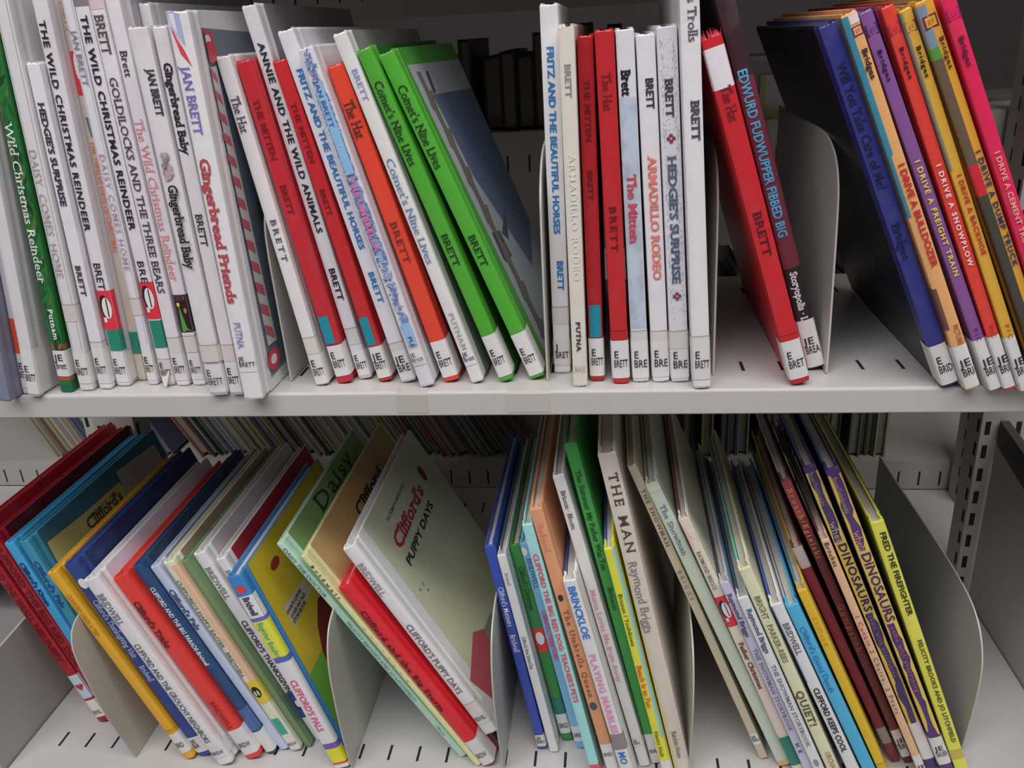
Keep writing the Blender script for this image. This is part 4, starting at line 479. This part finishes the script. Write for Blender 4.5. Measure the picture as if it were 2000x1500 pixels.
(0.243, 0.03, 0.1005, 0.4059, 0.0061, 0.2469, 0.2, (0.86, 0.553, 0.33), [('t', 'Brocket', 0.2441, 0.2221, (0.037, 0.024, 0.024), 'c', 0.55, 0.5), ('t', '1 Cookie,', 0.1762, 0.144, (0.583, 0.067, 0.133), 'c', 0.55, 0.5), ('t', '2 Chairs, 3 Pears', 0.142, 0.0766, (0.129, 0.181, 0.163), 'c', 0.55, 0.5), ('L', 0.0312, -0.0, 'JE', 'BRO')], [], 'slim peach book with handwritten pink and green title', '', 'picture books on the bottom shelf', (0.319, 0.087, 0.13)),
(0.2503, 0.045, 0.1005, 0.4023, 0.0093, 0.3018, 0.22, (0.078, 0.045, 0.182), [('jag', (0.828, 0.654, 0.101)), ('t', 'Bauer/Swiatkowska', 0.2961, 0.2667, (0.396, 0.286, 0.338), 's', 0.36, 0.42), ('t', 'when', 0.2515, 0.2317, (0.537, 0.404, 0.345), 'r', 0.5, 0.5), ('t', 'DINOSAURS', 0.2317, 0.1671, (0.047, 0.019, 0.077), 'S', 0.62, 0.55, (0.648, 0.533, 0.128)), ('t', 'came with everything', 0.1631, 0.1005, (0.279, 0.232, 0.279), 'r', 0.3, 0.5), ('L', 0.051, 0.011, '', '')], [], 'purple book with mustard torn pattern, set behind the slim peach one', '', 'picture books on the bottom shelf', (0.076, 0.165, 0.348)),
(0.2611, 0.04, 0.1005, 0.3914, 0.0098, 0.3011, 0.22, (0.104, 0.046, 0.208), [('jag', (0.828, 0.654, 0.101)), ('t', 'Bauer/Swiatkowska', 0.2932, 0.262, (0.533, 0.371, 0.29), 's', 0.36, 0.42), ('t', 'when', 0.2455, 0.2287, (0.693, 0.345, 0.292), 'r', 0.5, 0.5), ('t', 'DINOSAURS', 0.2259, 0.1608, (0.107, 0.027, 0.122), 'S', 0.66, 0.55, (0.74, 0.616, 0.165)), ('t', 'came with everything', 0.1558, 0.0902, (0.519, 0.172, 0.191), 'r', 0.32, 0.5), ('L', 0.0409, 0.0113, 'JE', 'BAUER')], [], 'purple book with mustard torn pattern, next to the big yellow book', '', 'picture books on the bottom shelf', (0.09, 0.206, 0.381)),
(0.2723, 0.04, 0.1005, 0.3703, 0.0099, 0.2529, 0.23, (0.86, 0.86, 0.11), [('t', 'FRED THE FIREFIGHTER', 0.2428, 0.1659, (0.038, 0.041, 0.024), 'S', 0.4, 0.6), ('t', 'FELICITY BROOKS AND JO LITCHFIELD', 0.1419, 0.0357, (0.093, 0.095, 0.033), 'S', 0.32, 0.6), ('b', 0.0278, 0.0177, (0.645, 0.531, 0.098))], [('b', 0, 1, (0.23, 0.23, 0.208), 0, 1)], 'large lemon yellow book closing the lower row beside the bowed divider', 'thickpages', 'picture books on the bottom shelf', 0),  # hidden side cover greyed to keep yellow bounce off the divider
]

for i, b in enumerate(BOOKS):
    x, y, z, lean, t, h, w, c, its, rs, lab, fl, grp, lc = b
    make_book('picture_book', x, y, z, lean, t, h, w, c, its, rs, lab, fl, grp, seed=i, lc=lc)

# ------------------------------------------------------------------ shelving
ZU, ZL, XL, XR = .4574, .1000, -.5324, .3661
SLOTC = mat((.015, .014, .013), .8)  # flat dark quads stand in for the shade inside the slot holes
def deck(name, zt, thick, y1, x0, rows, label, lipz=None):
    root = empty(name, (0, 0, zt)); tag(root, label, 'shelf')
    st = mat(STEEL, .30, 'steel')
    d = MB(); r = .0022
    # rounded front edge section swept along X
    sec = [(y1, 0), (r, 0)] + [(r - r * math.sin(a), -r + r * math.cos(a)) for a in (.4, .8, 1.2, 1.57)] + [(0, -thick + .001), (.001, -thick), (.012, -thick), (.012, -thick + .0012), (.002, -thick + .0012), (.002, -.0018), (y1, -.0018)]
    n = len(sec); xs = [XL + .001 + (XR - XL - .002) * i / 12 for i in range(13)]
    vs = [(xx, a, b) for xx in xs for a, b in sec]; fs = []
    for i in range(12):
        for j in range(n): k = (j + 1) % n; fs.append((i*n + j, i*n + k, (i+1)*n + k, (i+1)*n + j))
    fs += [list(range(n))[::-1], [12*n + j for j in range(n)]]
    d.add(vs, fs, st)
    for (ya, yb) in rows:
        k = 0
        while x0 + k * .0254 < XR - .01:
            xx = x0 + k * .0254; k += 1
            if xx < XL + .01: continue
            d.add([(xx - .0011, ya, .0002), (xx + .0011, ya, .0002), (xx + .0011, yb, .0002), (xx - .0011, yb, .0002)], [(0, 1, 2, 3)], SLOTC)
    d.build('deck', root)
    return root
up = deck('steel_shelf', ZU, .0175, .262, .086 - 24 * .0254, [(.0308, .0474), (.205, .225)], 'white painted steel shelf carrying the upper row of picture books')
lo = deck('steel_shelf', ZL, .03, .5035, -.5007, [(.0308, .0474), (.4386, .465)], 'deep white slotted base shelf carrying the bottom row of picture books')
# yellowed tape marks on the upper lip
for (a, b, cc) in ((-.143, -.122, (.53, .505, .45)), (-.069, -.041, (.56, .54, .485))):
    m_ = mat(cc, .35); tp = MB(); tp.add([(a, .001, .00025), (b, .001, .00025), (b, .016, .00025), (a, .016, .00025), (a, -.00025, -.002), (b, -.00025, -.002), (b, -.00025, -.015), (a, -.00025, -.015)], [(0, 1, 2, 3), (5, 4, 7, 6), (0, 4, 5, 1)], m_)
    tp.build('tape_patch', up)['label'] = 'yellowed clear tape'

# unseen next shelf above, added and made full depth to block overhead light
top = empty('steel_shelf', (0, 0, .815)); tag(top, 'unseen white steel shelf added above the upper row to block the overhead light', 'shelf')
q = MB(); q.box(-.51, .348, 0, .77, -.03, 0, mat(STEEL, .42, 'steel')); q.build('deck', top)

def profile_plate(name, X, prof, label, z, y1=.215, th=.0012, lean=0.0, group='metal book dividers'):
    P = [(y1, .002)] + [(y1, prof[-1][1])] + [p for p in reversed(prof)]
    # round the outline a little
    pts = P
    mb = MB(); n = len(pts); st = mat((.56, .55, .50), .4, 'steel')
    vs = [(-th / 2, a, b) for a, b in pts] + [(th / 2, a, b) for a, b in pts]
    mb.add(vs, [list(range(n)), [n + i for i in range(n)][::-1]] + [(i, i + n, (i + 1) % n + n, (i + 1) % n) for i in range(n)], st)
    o = mb.build(name); o.location = (X, 0, z); o.rotation_euler = (0, -lean, 0); tag(o, label, 'book divider', group)
def smooth(pr, k=3):
    for _ in range(k):
        o = [pr[0]]
        for a, b in zip(pr, pr[1:]): o += [(a[0]*.75 + b[0]*.25, a[1]*.75 + b[1]*.25), (a[0]*.25 + b[0]*.75, a[1]*.25 + b[1]*.75)]
        pr = o + [pr[-1]]
    return pr
PU = [(.023, .001), (.024, .03), (.027, .06), (.030, .095), (.034, .12), (.050, .138), (.085, .147), (.15, .149)]
PU2 = [(.016, .001), (.014, .06), (.015, .10), (.018, .125), (.045, .146), (.10, .149), (.15, .149)]
PU1 = [(.020, .001), (.018, .05), (.016, .09), (.018, .112), (.030, .124), (.09, .128), (.13, .128)]
profile_plate('book_divider', -.2215, smooth(PU1), 'curved cream metal divider that the leaning crimson run rests against, upper shelf', ZU)
profile_plate('book_divider', -.0432, smooth(PU2), 'curved cream metal divider between the bright green book and the upright white books', ZU)
profile_plate('book_divider', .0655, smooth(PU), 'curved cream metal divider seen edge-on past the tallest upright white book', ZU, lean=0.0)
profile_plate('book_divider', .1372, smooth(PU), 'curved cream metal divider in the open gap beneath the navy blue book', ZU, y1=.24)
profile_plate('book_divider', .349, smooth(PU), 'grey metal divider behind the crimson pink book, upper shelf', ZU, y1=.24)
PL = [(.021, .001), (.008, .059), (.005, .095), (.002, .124), (.004, .140), (.014, .153), (.05, .157), (.13, .157)]
profile_plate('book_divider', -.4215, smooth(PL), 'curved cream metal divider between the blue pair and mustard gold book, bottom shelf', ZL, y1=.2, lean=.095)
profile_plate('book_divider', -.2245, smooth([(.020, .001), (.013, .03), (.008, .074), (.006, .112), (.010, .136), (.024, .153), (.06, .158), (.13, .158)]), 'curved metal divider beside the bright yellow book cover, bottom shelf', ZL)
profile_plate('book_divider', -.0945, smooth([(.025, .001), (.012, .045), (.003, .09), (.005, .128), (.018, .150), (.045, .160), (.13, .160)]), 'bowed white metal divider between the cream puppy cover and the royal blue book', ZL)
profile_plate('book_divider', .0590, smooth([(.030, .001), (.022, .045), (.016, .08), (.018, .11), (.03, .13), (.06, .14), (.13, .14)]), 'white metal divider seen edge-on beside the tall stone coloured book', ZL)
profile_plate('book_divider', .2825, smooth([(.062, .001), (.056, .04), (.052, .085), (.056, .108), (.07, .126), (.095, .136), (.16, .138), (.28, .134)]), 'wide bowed metal divider beside the large lemon yellow book, bottom shelf', ZL, y1=.34)

# uprights with their slot columns
def upright(X, Y, label, w=.040, z0=ZL + .0006):
    root = empty('steel_upright', (X, Y, z0)); tag(root, label, 'shelving upright', 'slotted uprights')
    st = mat((.52, .51, .48), .5, 'steel'); mb = MB()
    mb.box(-w/2, w/2, 0, .03, 0, 1.05, st)
    for k in range(38):
        z = .0105 + k * .0254
        for xx in (-w/2 + .006, w/2 - .006):
            mb.add([(xx - .0024, -.0003, z), (xx + .0024, -.0003, z), (xx + .0024, -.0003, z + .014), (xx - .0024, -.0003, z + .014)], [(0, 1, 2, 3)], SLOTC)
            mb.add([(w/2*(1 if xx > 0 else -1)*1.008, .004, z), (w/2*(1 if xx > 0 else -1)*1.008, .009, z), (w/2*(1 if xx > 0 else -1)*1.008, .009, z + .014), (w/2*(1 if xx > 0 else -1)*1.008, .004, z + .014)], [(0, 1, 2, 3)], SLOTC)
    mb.build('post', root)
upright(.372, .278, 'slotted steel upright beyond the bowed divider and the large lemon yellow book')
upright(-.538, .278, 'slotted steel upright behind the tilted dark red books', .046)
upright(.449, .466, 'slotted far steel upright past the end of the upright far books', .052)
upright(-.680, .466, 'slotted far steel upright above the tops of the light blue books', .060)
for a, b, side in ((XR + .001, XR + .5, 'past the slotted upright by the lemon yellow book'), (XL - .45, XL - .001, 'past the slotted upright by the dark red books')):
    mb = MB(); mb.box(a, b, .312, .5035, -.03, 0, mat(STEEL, .30, 'steel')); o = mb.build('steel_shelf'); o.location = (0, 0, ZL); tag(o, 'white base shelf of the next bay, ' + side, 'shelf')
rnd = random.Random(5)
# end panels of the base
for X, lab, s in ((XR, 'low grey steel end panel of the base shelf, beyond the lemon yellow book', 1), (XL, 'low grey steel end panel of the base shelf beside the heart sticker book', -1)):
    root = empty('end_panel', (X, 0, ZL)); tag(root, lab, 'panel'); st = mat((.46, .45, .42), .5, 'steel')
    mb = MB(); pts = [(.0, -.03), (.275, -.03), (.275, .180), (.15, .155), (.0, .135)] if s > 0 else [(.0, -.03), (.275, -.03), (.275, .12), (.15, .11), (.0, .10)]; n = 5; a, b = (0.0006, .003) if s > 0 else (-.003, -.0006)
    mb.add([(a, p[0], p[1]) for p in pts] + [(b, p[0], p[1]) for p in pts], [[4, 3, 2, 1, 0], [5, 6, 7, 8, 9]] + [(i, (i+1) % n, (i+1) % n + n, i + n) for i in range(n)], st)
    mb.build('plate', root)
    if s < 0: continue
    gap_mb = MB(); pts = [(.0, .137), (.15, .157), (.275, .182), (.275, .205), (.0, .165)]  # dark strip standing in for the shaded gap above the panel
    gap_mb.add([(a*1.2, p[0], p[1]) for p in pts] + [(b*3 , p[0], p[1]) for p in pts], [[4, 3, 2, 1, 0], [5, 6, 7, 8, 9]] + [(i, (i+1) % n, (i+1) % n + n, i + n) for i in range(n)], mat((.07, .065, .06), .5))
    gap_mb.build('gap_shade_strip', root)

# far side: back strips with slots, seen through the unit
def back_strip(name, z0, z1, s0, s1, label, x0=XL - .75, x1=XR + .75, deckd=.26):
    root = empty(name, (0, .505, z0)); tag(root, label, 'shelf'); st = mat((.50, .48, .44), .5, 'steel')
    mb = MB(); mb.box(x0, x1, 0, .0015, 0, z1 - z0, st); mb.box(x0, x1, .0015, deckd, z1 - z0 - .002, z1 - z0, st)
    k = 0
    while x0 + .012 + k * .0254 < x1 - .01:
        xx = x0 + .02 + k * .0254; k += 1
        mb.add([(xx - .0011, -.0003, s0), (xx + .0011, -.0003, s0), (xx + .0011, -.0003, s1), (xx - .0011, -.0003, s1)], [(0, 1, 2, 3)], SLOTC)
    mb.build('strip', root)
back_strip('steel_shelf', ZL + .0002, ZL + .0414, .0056, .0259, 'slotted steel strip and shelf of the far side, behind the bottom row')
back_strip('steel_shelf', ZU - .03, .567, .094, .113, 'far side steel shelf edge seen dimly behind the upper row of books')
back_strip('steel_shelf', .694, .76, .02, .04, 'dark underside and lip of the far shelf above the upper row')

# ------------------------------------------------------------------ books of the far side (fore-edges towards us)
def far_book(x, y, z, lean, t, h, w, c, label, group, seed):
    rnd = random.Random(seed); root = empty('library_book', (x, y, z)); root.rotation_euler = (0, -lean, 0); tag(root, label, 'book', group)
    cv = MB(); m_ = mat(c, .5, 'cover'); bw = .0022
    pts = [(0, 0), (bw, 0), (bw, w - .003), (t - bw, w - .003), (t - bw, 0), (t, 0), (t, w - .002), (t * .75, w + .001), (t * .25, w + .001), (0, w - .002)]; n = len(pts)
    cv.add([(a, b, 0) for a, b in pts] + [(a, b, h) for a, b in pts], [(i, (i+1) % n, (i+1) % n + n, i + n) for i in range(n)] + [(0, 9, 2, 1), (3, 6, 5, 4), (2, 9, 8, 7, 6, 3), (n, n+1, n+2, n+9), (n+3, n+4, n+5, n+6), (n+2, n+3, n+6, n+7, n+8, n+9)], m_)
    cv.build('cover', root)
    pg = MB(); pg.box(bw + .0002, t - bw - .0002, .004, w - .004, .0035, h - .0035, mat((.30, .27, .22), .85, 'pages')); pg.build('page_block', root)  # page paper darkened to put the far side's shade into its colour
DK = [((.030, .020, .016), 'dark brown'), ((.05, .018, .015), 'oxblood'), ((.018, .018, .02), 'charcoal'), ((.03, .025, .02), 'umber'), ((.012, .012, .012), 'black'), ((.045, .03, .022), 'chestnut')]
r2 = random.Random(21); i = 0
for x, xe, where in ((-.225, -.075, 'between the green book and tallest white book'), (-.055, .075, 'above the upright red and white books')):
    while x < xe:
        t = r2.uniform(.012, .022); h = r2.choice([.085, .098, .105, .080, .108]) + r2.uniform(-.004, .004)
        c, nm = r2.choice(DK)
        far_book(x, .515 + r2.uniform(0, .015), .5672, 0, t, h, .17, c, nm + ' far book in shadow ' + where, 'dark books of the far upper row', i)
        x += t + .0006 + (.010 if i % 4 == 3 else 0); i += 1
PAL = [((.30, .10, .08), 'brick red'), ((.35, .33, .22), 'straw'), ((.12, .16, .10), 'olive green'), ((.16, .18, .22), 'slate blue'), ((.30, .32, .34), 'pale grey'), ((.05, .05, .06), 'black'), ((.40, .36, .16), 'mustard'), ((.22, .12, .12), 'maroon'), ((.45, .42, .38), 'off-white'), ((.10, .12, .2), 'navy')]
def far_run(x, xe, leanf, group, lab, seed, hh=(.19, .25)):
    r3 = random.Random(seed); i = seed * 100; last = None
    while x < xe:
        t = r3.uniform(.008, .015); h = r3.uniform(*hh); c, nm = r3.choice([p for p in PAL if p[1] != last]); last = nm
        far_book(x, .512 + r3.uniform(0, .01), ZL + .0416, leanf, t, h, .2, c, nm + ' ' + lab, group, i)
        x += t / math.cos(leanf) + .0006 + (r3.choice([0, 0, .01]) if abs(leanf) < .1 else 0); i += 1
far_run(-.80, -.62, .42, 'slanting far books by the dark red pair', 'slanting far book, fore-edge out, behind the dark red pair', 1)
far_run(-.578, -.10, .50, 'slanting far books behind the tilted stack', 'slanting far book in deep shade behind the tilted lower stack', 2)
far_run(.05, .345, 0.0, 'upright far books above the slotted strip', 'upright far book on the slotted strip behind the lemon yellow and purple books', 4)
# grey box and a yellow-edged card on the far shelf, seen through the gap above the bowed divider
bx = MB(); bx.box(0, .15, 0, .09, 0, .062, mat((.45, .45, .46), .5, 'steel')); bx.box(-.001, .151, -.001, .091, .060, .066, mat((.52, .52, .53), .5, 'steel'))
o = bx.build('storage_box'); o.location = (.135, .535, .5675); tag(o, 'pale grey box on the far shelf, glimpsed between maroon and navy books', 'box')
cdm = MB(); cdm.box(0, .05, 0, .001, 0, .046, mat((.62, .68, .20), .6)); cdm.box(.006, .044, -.0003, 0, .008, .046, mat((.75, .74, .76), .6))
o = cdm.build('paper_card'); o.location = (.168, .5325, .5675); tag(o, 'white card with a lime yellow edge standing before the pale grey box', 'card')

# ------------------------------------------------------------------ the room
def slab(name, x0, x1, y0, y1, z0, z1, c, rough=.7):
    mb = MB(); mb.box(x0, x1, y0, y1, z0, z1, mat(c, rough, 'steel')); o = mb.build(name); tag(o, kind='structure'); return o
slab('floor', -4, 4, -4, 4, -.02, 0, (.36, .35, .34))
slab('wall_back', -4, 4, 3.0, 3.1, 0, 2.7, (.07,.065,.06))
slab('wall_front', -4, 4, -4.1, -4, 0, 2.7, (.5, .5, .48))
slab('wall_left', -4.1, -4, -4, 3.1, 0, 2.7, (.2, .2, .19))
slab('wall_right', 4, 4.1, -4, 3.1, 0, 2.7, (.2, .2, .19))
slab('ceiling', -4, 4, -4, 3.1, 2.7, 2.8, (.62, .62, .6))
